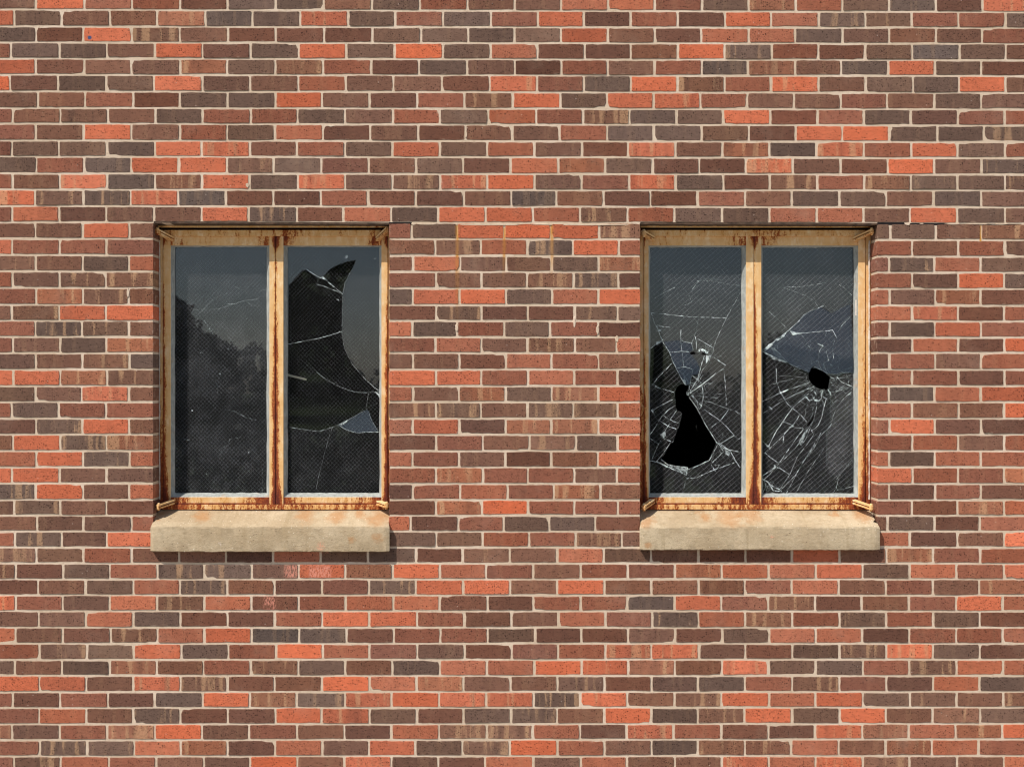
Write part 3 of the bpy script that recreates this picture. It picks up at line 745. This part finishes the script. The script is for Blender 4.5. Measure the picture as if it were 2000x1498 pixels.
cr_R1 = [(zc(p, A1), w, b) for p, w, b in [
  ([(185,755),(550,795),(720,805),(1030,812)], 1.7, .75), ([(1195,510),(1115,660),(1030,812),(960,960),(920,1050),(885,1150),(875,1215)], 1.5, .7), ([(1195,455),(1000,425),(850,395),(700,400)], 2.0, .35),
  ([(185,755),(215,860),(265,950),(290,1030),(330,1110),(390,1200),(430,1310),(480,1410),(528,1500)], 2.0, .85), ([(165,1168),(240,1105),(305,1067)], 4.5, .85), ([(225,905),(400,920)], 2.0, .45),
  ([(520,945),(515,1060),(545,1080),(640,1100),(655,1170)], 1.8, .9), ([(515,1060),(530,1200),(550,1360)], 1.3, .7), ([(390,1198),(530,1188),(610,1195)], 1.7, .9), ([(680,1025),(695,1090),(690,1170)], 2.0, .85),
  ([(705,1045),(885,1150)], 2.0, .7), ([(720,805),(690,960),(640,1100)], 1.2, .5), ([(870,1245),(1020,1345)], 3.0, .8), ([(780,1240),(735,1390),(710,1490),(620,1640)], 3.0, .9),
  ([(870,1215),(820,1330),(760,1400),(720,1490),(620,1640)], 2.0, .8), ([(480,1380),(555,1360),(650,1390)], 2.0, .85), ([(420,1320),(340,1405),(260,1485),(200,1560)], 4.0, .85),
  ([(1000,1385),(920,1430),(860,1480),(760,1558),(680,1618),(600,1663)], 4.0, .85), ([(1000,1385),(1015,1523),(1030,1813)], 1.6, .8), ([(225,590),(335,525),(450,470)], 2.0, .5), ([(640,500),(690,430),(720,400),(900,380)], 2.0, .35),
  ([(610,560),(640,640),(560,670)], 1.6, .4), ([(650,1390),(640,1455)], 1.5, .7), ([(310,905),(240,890),(265,950),(310,940)], 2.6, .6), ([(700,400),(830,370),(1000,390)], 3.0, .28)]]
cr_R1 += [(zc(p, B1), w, b) for p, w, b in [
  ([(605,255),(640,75)], 1.8, .8), ([(640,75),(740,150),(765,230),(770,320),(750,420),(715,470)], 2.2, .85), ([(1060,455),(960,590),(840,670)], 2.6, .85), ([(770,360),(860,380),(985,430),(1060,455),(1140,480),(1200,530)], 1.5, .6),
  ([(780,460),(940,570),(1030,650),(1100,730),(1165,795)], 2.2, .8), ([(610,320),(700,450),(730,510),(800,640),(845,710),(920,830)], 2.4, .85), ([(920,830),(990,890),(1070,920),(1110,990),(1180,1110)], 2.6, .8),
  ([(970,840),(1120,750)], 2.4, .8), ([(940,830),(1050,910),(1195,940)], 2.0, .75), ([(595,1135),(700,1095),(830,1035)], 2.6, .75), ([(580,1235),(700,1225),(870,1145),(1000,1100),(1140,1050),(1100,1000)], 2.4, .85),
  ([(580,1235),(530,1420)], 1.3, .7), ([(835,1035),(935,850)], 2.2, .8), ([(240,1045),(370,1105),(580,1195),(590,1110)], 3.6, .95), ([(190,480),(280,420),(430,345)], 1.9, .85), ([(190,480),(270,580),(380,650),(465,680)], 2.2, .85),
  ([(455,415),(380,460),(310,530),(270,590),(210,690),(165,750)], 2.4, .85), ([(310,515),(370,565),(490,615)], 2.2, .9), ([(470,470),(400,570),(380,640),(340,700),(320,780)], 2.6, .8), ([(165,780),(265,850),(310,780),(430,830)], 1.9, .8),
  ([(265,850),(190,1020)], 2.2, .8), ([(400,830),(330,940),(245,1045)], 2.4, .8), ([(165,1035),(240,1050)], 2.4, .85), ([(200,180),(260,215),(450,270)], 2.2, .6), ([(640,300),(730,400),(750,420)], 2.4, .7),
  ([(1165,795),(1210,760)], 2.0, .7), ([(870,1060),(1000,930),(960,880)], 2.0, .7), ([(295,1020),(370,1080),(480,1100),(590,1110)], 2.2, .85), ([(700,700),(690,640)], .8, .3), ([(640,275),(700,370),(720,460)], 1.6, .6),
  ([(620,240),(760,170),(900,180)], 1.2, .4), ([(860,1080),(905,1150),(960,1080),(900,1090)], 2.4, .8)]]
gl_R1 = [(zc(p, o), b) for p, o, b in [([(715,1168),(760,1158),(828,1195),(812,1216),(760,1190),(720,1190)], A1, 1.0), ([(800,1235),(862,1235),(800,1330)], A1, .7), ([(180,175),(205,165),(270,212),(250,222)], B1, .45),
  ([(530,130),(565,118),(585,185),(570,190)], B1, .6), ([(578,262),(640,270),(600,300),(580,292)], B1, .9), ([(378,1092),(590,1110),(582,1196),(480,1150)], B1, .30), ([(235,940),(275,930),(300,965),(250,962)], A1, .55),
  ([(240,1085),(320,1050),(310,1075),(245,1120)], A1, .6), ([(280,740),(350,690),(345,760),(310,790)], B1, .35), ([(180,470),(205,450),(210,500)], B1, .6), ([(1020,915),(1080,935),(1060,985),(1020,960)], B1, .4), ([(240,1040),(270,1050),(380,1100),(360,1115)], B1, .55)]]

hole_R2 = zc([(680,-28),(780,25),(830,60),(875,95),(865,140),(850,235),(790,240),(765,240),(735,225),(690,190),(650,150),(630,100),(630,60),(650,0)], D1)
slot_R2 = zc([(685,515),(700,545),(640,655),(605,645),(620,610)], D1)
sky_R2 = zc([(120,1175),(200,1110),(270,1060),(350,1000),(420,940),(520,850),(580,775),(640,740),(780,685),(900,760),(1000,700),(1150,640),(1150,1425),(1100,1430),(1010,1425),(940,1445),(855,1440),(830,1445),(780,1408),(680,1355),(630,1425),(500,1370),(390,1315),(240,1250)], C1)
dk_R2 = zc([(90,1180),(120,1180),(240,1250),(390,1315),(500,1370),(630,1425),(630,1483),(650,1533),(690,1573),(610,1683),(530,1753),(450,1823),(350,1963),(250,2113),(180,2253),(90,2190)], C1)
br_R2 = zc([(880,100),(960,85),(1010,50),(1150,40),(1150,1000),(940,1250),(830,1100),(830,690),(880,640),(870,270),(860,225)], D1)
cr_R2 = [(zc(p, C1), w, b) for p, w, b in [
  ([(105,1180),(200,1110),(270,1060),(350,1000),(420,940)], 7.0, .75), ([(420,940),(520,850),(580,775),(640,740),(780,685),(800,680)], 3.4, .6), ([(420,960),(490,990),(550,985)], 6.0, .75), ([(550,985),(720,970),(830,960),(900,950),(940,1020),(950,1070)], 2.4, .7),
  ([(110,1190),(240,1250),(390,1315)], 5.0, .7), ([(390,1315),(500,1370),(630,1425)], 2.6, .95), ([(240,1155),(300,1210),(390,1310)], 2.4, .7), ([(160,720),(310,855),(400,945)], 1.5, .45), ([(380,470),(560,460),(720,435),(830,415)], 1.5, .45),
  ([(240,425),(370,480),(590,560),(690,620),(740,690)], 1.3, .4), ([(690,1350),(740,1270),(750,1190),(790,1130),(730,1100)], 2.2, .75), ([(775,1400),(730,1290),(660,1330)], 2.6, .75), ([(830,1420),(800,1330),(855,1285),(830,1180)], 2.2, .75),
  ([(880,1350),(910,1260),(905,1200)], 2.0, .7), ([(950,1450),(980,1290)], 1.8, .65), ([(855,1440),(940,1445),(1010,1425),(1100,1430),(1150,1430)], 2.4, .7), ([(660,1330),(670,1260)], 2.0, .6), ([(690,1360),(780,1405),(850,1440)], 3.0, .85),
  ([(975,440),(1050,490),(1120,560)], 1.5, .4), ([(960,970),(1010,890),(1100,800)], 2.2, .55), ([(260,1340),(268,1440),(270,1540)], 1.4, .8), ([(830,960),(820,1020)], 1.6, .5), ([(270,1100),(285,1150),(240,1155)], 2.0, .6), ([(840,1400),(960,1300)], 2.0, .5), ([(720,1300),(700,1380)], 2.4, .6)]]
cr_R2 += [(zc(p, D1), w, b) for p, w, b in [
  ([(90,378),(310,275),(400,235),(520,200),(645,152)], 1.8, .9), ([(310,275),(400,236)], 6.0, 1.0), ([(390,335),(520,270),(690,200)], 2.0, .85), ([(220,180),(350,140),(450,115)], 1.6, .8), ([(265,0),(270,160),(320,280),(390,390),(450,450),(540,515),(610,600)], 1.8, .75),
  ([(700,210),(610,300),(530,370),(450,440),(350,580),(250,730),(180,870)], 3.0, .75), ([(540,360),(570,390),(620,405)], 2.4, .85), ([(600,320),(640,360),(680,345),(710,290),(690,215)], 3.0, .85), ([(690,350),(740,370),(775,330),(780,240)], 3.0, .85),
  ([(790,250),(780,310),(830,340),(880,290),(850,238)], 2.6, .8), ([(830,340),(800,440),(780,540),(740,640),(660,700)], 2.4, .8), ([(720,390),(715,470),(700,520)], 2.4, .75), ([(530,520),(460,630),(400,690),(340,760),(200,890),(130,955)], 2.8, .75),
  ([(330,595),(440,630),(470,665),(570,665)], 2.4, .75), ([(345,830),(350,740),(400,690)], 3.6, .55), ([(570,680),(480,800),(300,1060),(200,1180),(120,1255)], 2.6, .75), ([(140,945),(200,1000),(290,1060)], 2.8, .8), ([(95,800),(180,880)], 2.4, .7), ([(290,1110),(420,1195)], 2.0, .7),
  ([(770,720),(680,870),(590,1020),(480,1200),(300,1380)], 2.0, .65), ([(660,690),(690,745),(560,920),(500,1000),(420,1190),(310,1350)], 2.2, .75), ([(830,690),(760,760),(690,900),(590,1020)], 1.8, .6), ([(870,270),(960,250),(1150,205)], 1.7, .65),
  ([(860,228),(1150,215)], 1.2, .55), ([(950,95),(1000,150),(1150,215)], 3.2, .7), ([(875,95),(940,130),(960,80),(1010,50),(1090,40),(1150,42)], 2.2, .55), ([(1110,265),(1030,330),(960,420),(910,520),(880,640),(830,690)], 1.8, .6), ([(1120,1020),(940,1250)], 1.2, .35),
  ([(965,1245),(940,1350),(900,1395)], 2.4, .6), ([(940,1365),(1020,1355),(1150,1315)], 1.8, .55), ([(110,1240),(180,1280),(230,1370),(330,1380)], 4.0, .7), ([(120,1200),(200,1150),(260,1100)], 4.0, .6), ([(180,1290),(250,1340),(310,1360)], 3.4, .65),
  ([(130,1250),(150,1320),(110,1400)], 2.6, .6), ([(380,1400),(560,1060),(700,860)], 1.8, .6), ([(490,1395),(640,1130),(800,900)], 1.5, .5), ([(190,1280),(240,1270),(210,1330)], 2.4, .5), ([(300,1070),(480,900),(700,560)], 1.6, .6), ([(700,530),(660,640),(600,790),(545,870)], 1.8, .6),
  ([(120,500),(280,400),(400,330)], 1.4, .6), ([(190,430),(220,460)], 4.0, .5), ([(850,238),(880,270),(870,290)], 2.2, .7)]]
gl_R2 = [(zc(p, o), b) for p, o, b in [([(120,1165),(215,1105),(230,1115),(135,1195)], C1, .55), ([(245,1060),(330,1010),(365,985),(360,1020),(280,1070)], C1, .6), ([(425,960),(500,975),(555,985),(490,1000),(450,1010)], C1, .6), ([(130,1205),(250,1255),(380,1320),(230,1280)], C1, .35),
  ([(190,1130),(270,1170),(380,1305),(260,1250)], C1, .16), ([(520,820),(570,730),(600,690),(622,692),(562,830),(545,872)], D1, .35), ([(580,290),(615,300),(620,340),(595,330)], D1, .7), ([(400,660),(470,640),(440,665)], D1, .6), ([(240,1080),(300,1110),(290,1125),(250,1120)], D1, .5),
  ([(150,870),(190,860),(190,895)], D1, .6), ([(310,272),(395,236),(380,252),(320,275)], D1, 1.0), ([(690,345),(740,350),(735,372),(700,365)], D1, .7), ([(1060,300),(1115,262),(1100,282),(1070,302)], D1, .6), ([(780,1110),(800,1130),(780,1150)], C1, .6), ([(845,1270),(870,1285),(850,1300)], C1, .6), ([(880,1320),(890,1350),(875,1350)], C1, .6)]]

def fan(cx, cy, o, r0, n, lens, arcs, x_lim, y_lim, avoid=()):
    rr = random.Random(int(cx+cy)); out = []; rays = []
    for k in range(n):
        a = (k+rr.uniform(-.35, .35))/n*6.283; L = rr.uniform(*lens); p = []; r = r0*rr.uniform(.95, 1.2)
        while r < r0+L:
            p.append((cx+r*math.cos(a), cy+r*math.sin(a))); r += rr.uniform(22, 48); a += rr.gauss(0, .035)
        p = [q for q in p if x_lim[0] < q[0] < x_lim[1] and y_lim[0] < q[1] < y_lim[1]]
        for i, q in enumerate(p):
            if any(pip(*zc([q], o)[0], h) for h in avoid): p = p[:i]; break
        if len(p) > 1: rays.append(p); out.append((zc(p, o), rr.uniform(.8, 1.9), rr.uniform(.3, .49)))
    for k in range(arcs):
        p, q = rays[k % len(rays)], rays[(k+1) % len(rays)]; i = rr.randrange(len(p)); i2 = min(len(q)-1, max(0, i+rr.choice((-1, 0, 0))))
        m_ = ((p[i][0]+q[i2][0])/2, (p[i][1]+q[i2][1])/2)
        if math.dist(p[i], q[i2]) < 120 and not any(pip(*zc([m_], o)[0], h) for h in avoid): out.append((zc([p[i], q[i2]], o), rr.uniform(.9, 1.6), rr.uniform(.28, .49)))
    return out
cr_R2 += fan(752, 100, D1, 140, 34, (60, 420), 46, (100, 1140), (-500, 1390)) + fan(745, 100, D1, 125, 26, (25, 90), 26, (100, 1140), (-500, 1390)) + fan(180, 1330, D1, 10, 12, (60, 160), 10, (100, 700), (1000, 1395))
cr_R1 += fan(600, 285, B1, 95, 22, (60, 330), 26, (170, 1190), (-500, 1390), holes_R1) + fan(790, 1200, A1, 30, 12, (60, 240), 12, (170, 1190), (600, 1500), holes_R1) + fan(930, 870, B1, 20, 9, (60, 220), 8, (740, 1190), (500, 1390), holes_R1)
cr_L1 = [(zc(p, o), w, b*1.05) for p, o, w, b in [([(455,840),(510,930)], K1, 2.2, .32), ([(505,930),(535,960),(520,1000)], K1, 1.8, .28), ([(560,940),(545,985)], K1, 1.5, .28), ([(320,720),(600,715),(780,660),(900,620),(1060,600)], K1, 1.3, .22), ([(680,660),(800,655)], K1, 2.6, .25),
  ([(920,620),(1000,680),(1060,670)], K1, 1.6, .22), ([(1075,520),(1160,485)], K1, 1.3, .25), ([(870,770),(740,795),(720,860),(655,890),(650,940),(605,1010)], K2, 1.6, .28), ([(700,460),(800,480),(930,555),(1040,580)], K2, 2.4, .22), ([(540,820),(545,870)], K2, 1.6, .25),
  ([(580,120),(600,200),(605,280)], K2, 1.2, .2), ([(1112,1120),(1105,1390)], K2, 1.6, .25), ([(230,790),(290,810)], K2, 2.4, .22), ([(400,770),(560,600),(640,560)], K1, 1.2, .2), ([(800,460),(930,520)], K1, 1.4, .2), ([(410,1210),(440,1180)], K1, 2.0, .35)]]
gl_L1 = [(blob(x, y, r, r*1.1, o, 7), b) for x, y, r, o, b in [(728, 1165, 11, K1, .6), (935, 828, 7, K1, .5), (420, 382, 6, K1, .35), (710, 540, 6, K1, .4), (515, 938, 10, K1, .45), (318, 472, 8, K2, .7), (955, 943, 6, K2, .5), (300, 342, 5, K2, .4), (482, 1185, 5, K2, .4), (213, 1082, 5, K2, .35), (630, 60, 9, K2, .3), (500, 60, 7, K2, .3), (642, 1110, 5, K1, .4)]]

W_L = ((45.5, 5.75, .00018), (-46.5, 5.75, .00018))
W_R = ((-41.0, 7.3, .00030), (50.0, 7.3, .00016))
win_left = make_window(dict(frame=(312, 758), so=(318, 757.2), gy=(483, 962.5),
    hinges=[((336, 467, DF-.004), (307.5, 451.5, .030)), ((738, 467, DF-.004), (755.5, 449.5, .040)), ((338, 979, DF-.010), (309.5, 989.0, .022)), ((740, 981, DF-.010), (755.0, 986.5, .030))],
    sash=[dict(stile=((318.6, 333), (526, 538)), glass=(342, 521), putty=(332.8, 526.2), rust=((.8, .6), (.9, .8)), sl=(.5, -.6), sr=(-.75, .55), holes=[], frags=[], cracks=cr_L1, glints=gl_L1, wires=W_L, dust=1.45, tilt=0,
               label='unbroken dusty wired pane reflecting trees'),
          dict(stile=((538.8, 553.5), (745, 757)), glass=(562, 741), putty=(553.3, 745.3), rust=((.9, .6), (.9, .75)), sl=(.5, -.75), sr=(-.65, .45), holes=[],
               frags=[(dark_1, 0, -4.3, .12, .028), (dark_2, -1, -4.2, .12, .028), (dark_3, 1, -4.0, .15, .018), (dark_4, 2, -3.0, .3, .008), (shard_sky, 0, 5.5, 1.3, .004)], cracks=cr_L2, glints=gl_L2, wires=W_L, dust=.75, tilt=.12, cw=.42,
               label='cracked wired pane with a large dark horned break')]),
    'rusty cream steel casement window left of the other, one pane whole and one cracked')
win_right = make_window(dict(frame=(1254, 1697.5), so=(1257.2, 1690.5), gy=(484, 963),
    hinges=[((1276, 467, DF-.004), (1257.5, 455.5, .040)), ((1668, 468, DF-.004), (1702.5, 452.0, .030)), ((1274, 978, DF-.010), (1258.0, 990.0, .030)), ((1668, 979, DF-.010), (1701.5, 990.5, .022))],
    sash=[dict(stile=((1257.8, 1266.8), (1457.2, 1472)), glass=(1269.5, 1448), putty=(1266.5, 1457.4), rust=((.6, .5), (.9, .4)), sl=(.4, -.5), sr=(-.65, .25), holes=holes_R1,
               frags=[(dk_R1a, 1, -3.5, .3, .006), (dk_R1b, -1, -3.8, .3, .006), (sky_R1, 0, 4.0, .8, 0)], cracks=cr_R1, glints=gl_R1, wires=W_R, dust=.8, tilt=.7, cw=.76,
               label='shattered wired pane with a large jagged black hole'),
          dict(stile=((1472.8, 1487.0), (1676.5, 1690)), glass=(1489, 1667), putty=(1486.8, 1676.7), rust=((.95, 1.0), (.5, .5)), sl=(.6, -.85), sr=(-.55, .35), holes=[hole_R2, slot_R2],
               frags=[(sky_R2, 0, 4.0, 1.2, 0), (dk_R2, 0, -3.5, .35, .006), (br_R2, 1, -1.0, 2.4, 0)], cracks=cr_R2, glints=gl_R2, wires=W_R, dust=1.25, tilt=.6, cw=.76,
               label='shattered wired pane with a small round hole and long cracks')]),
    'rusty cream steel casement window right of the other, both panes shattered')
# catch handle on the inside, seen through the cracked pane of the left window
mb = MB()
a, b = P(548, 729, .165), P(599, 741.5, .185)
u = (b-a).normalized(); up = Vector((0, 0, 1)); sd = u.cross(up).normalized()
n = 10; V, F = [], []
for k, f in enumerate((0, .15, .5, .85, .97, 1.0)):
    c = a.lerp(b, f); r = (.008, .0065, .005, .005, .004, .0015)[k]
    V += [c + sd*(r*math.cos(j/n*6.283)) + up*(r*math.sin(j/n*6.283)) for j in range(n)]
for i in range(5):
    for j in range(n): F.append((i*n+j, i*n+(j+1) % n, (i+1)*n+(j+1) % n, (i+1)*n+j))
mb.add(V, F)
mb.build('catch_handle', [M_HANDLE], win_left, smooth=True)
# white caulk down the open side of each frame
for win, px, w in ((win_left, 311.6, 1.5), (win_right, 1698.0, 1.9)):
    mb = MB(); N = 40; V, F = [], []
    for i in range(N+1):
        y = 470+(975-470)*i/N; ww = w*random.uniform(.5, 1.25)
        for dx, dd in ((-ww, .0), (0, -.006), (ww, .004)): V.append(P(px+dx, y, DF+dd-.002))
    for i in range(N):
        for k in range(2): F.append((i*3+k, i*3+k+1, i*3+k+4, i*3+k+3))
    mb.add(V, F); mb.build('caulk_bead', [M_CAULK], win, smooth=True)
# white tape strip on the right putty of the right window
mb = MB(); q = quad(1671.0, 1677.0, 586, 616, DG-.018); mb.hexa(q, [Vector((v.x, v.y+.004, v.z)) for v in q]); mb.build('tape_strip', [M_CAULK], win_right, bevel=.0006)

# ------------------------------------------------------------------ lintels: steel angles whose toe shows under the course above, and the dark of open joints beside them
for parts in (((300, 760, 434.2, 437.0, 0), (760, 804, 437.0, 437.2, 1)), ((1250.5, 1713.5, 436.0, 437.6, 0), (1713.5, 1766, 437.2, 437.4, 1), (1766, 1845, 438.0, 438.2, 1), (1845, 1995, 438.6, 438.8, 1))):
    mb = MB()
    for (x0, x1, yl, yr, mi) in parts:
        N = max(6, int((x1-x0)/8)); th = 1.9 if mi == 0 else 2.6 if x0 < 1760 else 1.9 if x0 < 1800 else .9
        dd = .0022 if mi == 0 else .0016  # beyond the opening, near-black strips paint in the open joint's shade
        for i in range(N):
            f0, f1 = i/N, (i+1)/N
            xa, xb = x0+(x1-x0)*f0, x0+(x1-x0)*f1
            ya, yb_ = yl+(yr-yl)*f0, yl+(yr-yl)*f1
            j0 = random.uniform(-.4, .3)
            q = [P(xa, yb_+th+j0, dd), P(xb, yb_+th+j0, dd), P(xb, yb_-th, dd), P(xa, ya-th, dd)]
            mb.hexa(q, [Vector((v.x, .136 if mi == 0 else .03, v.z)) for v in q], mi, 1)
    mb.build('lintel', [M_LINTEL, M_ROOM_GAP], building)

# ------------------------------------------------------------------ stone sills
def make_sill(ox0, ox1, lx0, lx1, yb_, cham_l, cham_r, label):
    """ox = opening edges, lx = ends of the projecting front, in photo pixels"""
    PR = -.034
    z = lambda py, d: P(0, py, d).z
    prof = [(.150, z(991.0, .10)), (.100, z(993.0, .10)), (.060, z(1004.5, .06)), (.020, z(1014.5, .02)), (.001, z(1019.0, .0)), (-.012, z(1022.2, -.012)), (-.024, z(1025.6, -.024)), (-.0315, z(1028.4, -.031)),
            (PR, z(1031.5, PR)), (PR, z(1056, PR)), (PR, z(yb_-2, PR)), (PR+.0015, z(yb_-.3, PR)), (PR+.006, z(yb_, PR)), (.001, z(yb_, 0)), (.02, z(yb_, 0))]
    N = 70; V = []; F = []; n = len(prof)
    bumps = [random.gauss(0, .0008) for _ in range((N+1)*n)]
    for i in range(N+1):
        f = i/N
        for k, (d, zz) in enumerate(prof):
            if d > .0005: a, b = P(ox0-.6, 0, 0).x, P(ox1+.6, 0, 0).x
            else: a, b = P(lx0, 0, d).x, P(lx1, 0, d).x
            # worn, clipped ends
            if k in (4, 5, 6, 7): a += cham_l*(8-k)/4; b -= cham_r*(8-k)/4
            if k in (10, 11, 12): a += (0, .002, .004)[k-10]; b -= (0, .002, .005)[k-10]
            x = a+(b-a)*f; j = bumps[i*n+k] if 3 < k < 12 else 0
            e = min(f, 1-f)*(b-a)
            rr = .006
            dd = d + (rr-math.sqrt(max(0, rr*rr-(rr-e)**2)) if (e < rr and d < 0) else 0) + j
            V.append((x, dd, zz + bumps[(i*n+k*7) % len(bumps)]*(.9 if 3 < k < 12 else 0) - .0012*math.sin(f*9+ox0)*(1 if k < 8 else 0)))
    for i in range(N):
        for k in range(n-1): F.append((i*n+k, (i+1)*n+k, (i+1)*n+k+1, i*n+k+1))
    F.append(tuple(range(n))); F.append(tuple(N*n+k for k in reversed(range(n))))
    mb = MB(); mb.add(V, F); o = mb.build('window_sill', [M_STONE], building, smooth=True)
    m2 = o.modifiers.new('crease', 'EDGE_SPLIT'); m2.split_angle = R(22)
    o['label'] = label
make_sill(299, 760, 293.0, 760.5, 1077.5, .010, .004, 'pale stone sill with rust stains under the less broken window')
make_sill(1250.5, 1711, 1249.5, 1719.5, 1074.0, .006, .014, 'pale stone sill with orange stain under the shattered window')

# ------------------------------------------------------------------ ground and the trees that mirror in the glass
def sheet(name, mat, x0, x1, y0, y1, z):
    m = MB(); m.add([(x0, y0, z), (x1, y0, z), (x1, y1, z), (x0, y1, z)], [(0, 1, 2, 3)])
    return tag(m.build(name, [mat]), kind='structure')
sheet('lawn', M_GRASS, -400, 400, -600, 200, -.004)
sheet('bounce_pavement', mat_flat('pale_bounce_concrete', (.40, .37, .33), .9, 0, .12, 1.5), -40, 40, -19, 0, 0)  # unseen pale ground, added to bounce light up into the shaded recesses

def leaves(mb, c, r, n, size, m=0):
    for _ in range(n):
        while True:
            v = Vector((random.uniform(-1, 1), random.uniform(-1, 1), random.uniform(-1, 1)))
            if .35 < v.length < 1: break
        p = Vector(c)+Vector((v.x*r[0], v.y*r[1], v.z*r[2]))
        a = Vector((random.gauss(0, 1), random.gauss(0, 1), random.gauss(0, 1))).normalized(); b = a.orthogonal().normalized()
        s = size*random.uniform(.6, 1.3)
        mb.add([p-a*s, p+b*s*.6, p+a*s, p-b*s*.6], [(0, 1, 2, 3)], m)
def limb(mb, pts, radii, n=8):
    V, F = [], []
    for p, r in zip(pts, radii): V += [(p[0]+r*math.cos(k/n*6.283), p[1]+r*math.sin(k/n*6.283), p[2]) for k in range(n)]
    for i in range(len(pts)-1):
        for k in range(n): F.append((i*n+k, i*n+(k+1) % n, (i+1)*n+(k+1) % n, (i+1)*n+k))
    mb.add(V, F)
# one big tree, mirrored in the whole pane on the left
TX, TY = -11.4, -30.0
tree = empty('broadleaf_tree', (TX, TY, 0)); tag(tree, 'dark broadleaf tree mirrored in the unbroken pane of the left window', 'tree')
mb = MB()
limb(mb, [(0, 0, 0), (.1, 0, 1.6), (0, .1, 3.4), (.1, 0, 5.4)], [.38, .27, .22, .08])
for k in range(7):
    a = k/7*6.283; limb(mb, [(0, 0, 2.4+k*.3), (1.1*math.cos(a), 1.1*math.sin(a), 3.6+k*.3), (2.3*math.cos(a), 2.3*math.sin(a), 4.6+k*.25)], [.13, .09, .03], 6)
mb.build('trunk', [M_BARK], tree)
mb = MB()
for (x, z, r) in ((-2.2, 7.3, 2.4), (.2, 7.4, 1.2), (-.8, 6.6, 2.0), (.7, 6.3, 1.5), (1.7, 6.0, 1.2), (2.3, 6.2, .8), (.3, 4.6, 2.2), (2.0, 4.4, 1.3), (-2.0, 4.0, 2.2), (2.7, 5.5, .6), (-.2, 7.4, 1.0), (2.5, 4.8, .7)):
    for _ in range(5):
        leaves(mb, (x+random.gauss(0, r*.3), random.gauss(0, .9), z+random.gauss(0, r*.22)), (r*.6, r*.7, r*.55), int(150*r), .17)
mb.build('crown', [M_LEAF], tree)
# the wood beyond: one dark mass
mb = MB()
for k in range(260):
    x = random.uniform(-60, 60); y = -34-random.uniform(0, 7)
    top = H+.75+.55*math.sin(x*.55+1)+.35*math.sin(x*1.4)
    zc_ = random.uniform(.9, top-1.0); r = random.uniform(1.1, 1.7)
    leaves(mb, (x, y, zc_), (r*1.3, r, r), 150, .24)
for k in range(106):
    x = -60+k*120/105+random.gauss(0, .3); top = H+.75+.55*math.sin(x*.55+1)+.35*math.sin(x*1.4)
    leaves(mb, (x, -34, top-.7), (1.0, .8, .8), 130, .17)
    limb(mb, [(x, -36, 0), (x+.1, -36, top-1)], [.2, .1], 6)
tag(mb.build('woodland', [M_LEAF]), 'dark wood mirrored in the window glass', 'wood', kind='stuff')

# ------------------------------------------------------------------ light, sky, camera
sdir = Vector((.55, .58, -1.0)).normalized()           # the way the sunlight travels
elev = math.asin(-sdir.z); rot = math.atan2(-sdir.x, -sdir.y)
w = bpy.data.worlds.new('World'); sc.world = w; w.use_nodes = True
nt = w.node_tree; bg = nt.nodes['Background']
sky = nt.nodes.new('ShaderNodeTexSky'); sky.sky_type = 'NISHITA'; sky.sun_disc = False
sky.sun_elevation = elev; sky.sun_rotation = rot % (2*math.pi); sky.air_density = 1.0; sky.dust_density = .7; sky.ozone_density = 2.5
hs = nt.nodes.new('ShaderNodeHueSaturation'); hs.inputs['Saturation'].default_value = .78
nt.links.new(sky.outputs[0], hs.inputs['Color']); nt.links.new(hs.outputs[0], bg.inputs[0]); bg.inputs[1].default_value = .098
sl = bpy.data.lights.new('sun', 'SUN'); sl.energy = 4.6; sl.angle = R(.53); sl.color = (1, .945, .885)
so = bpy.data.objects.new('sun', sl); col.objects.link(so); so.rotation_euler = sdir.to_track_quat('-Z', 'Y').to_euler(); so.location = (-6, -8, 14)

cam = bpy.data.cameras.new('camera'); co = bpy.data.objects.new('camera', cam); col.objects.link(co)
co.location = (0, -ZC, H); co.rotation_euler = (R(90), 0, 0)
cam.sensor_width = 36; cam.lens = 36*ZC/(2000*S); cam.clip_end = 2000; cam.clip_start = .05
sc.camera = co
sc.render.engine = 'CYCLES'
sc.cycles.pixel_filter_type = 'BLACKMAN_HARRIS'; sc.cycles.filter_width = 1.15; sc.cycles.max_bounces = 8; sc.cycles.transparent_max_bounces = 24
sc.view_settings.view_transform = 'Standard'; sc.view_settings.look = 'None'; sc.view_settings.exposure = .1; sc.view_settings.gamma = 1
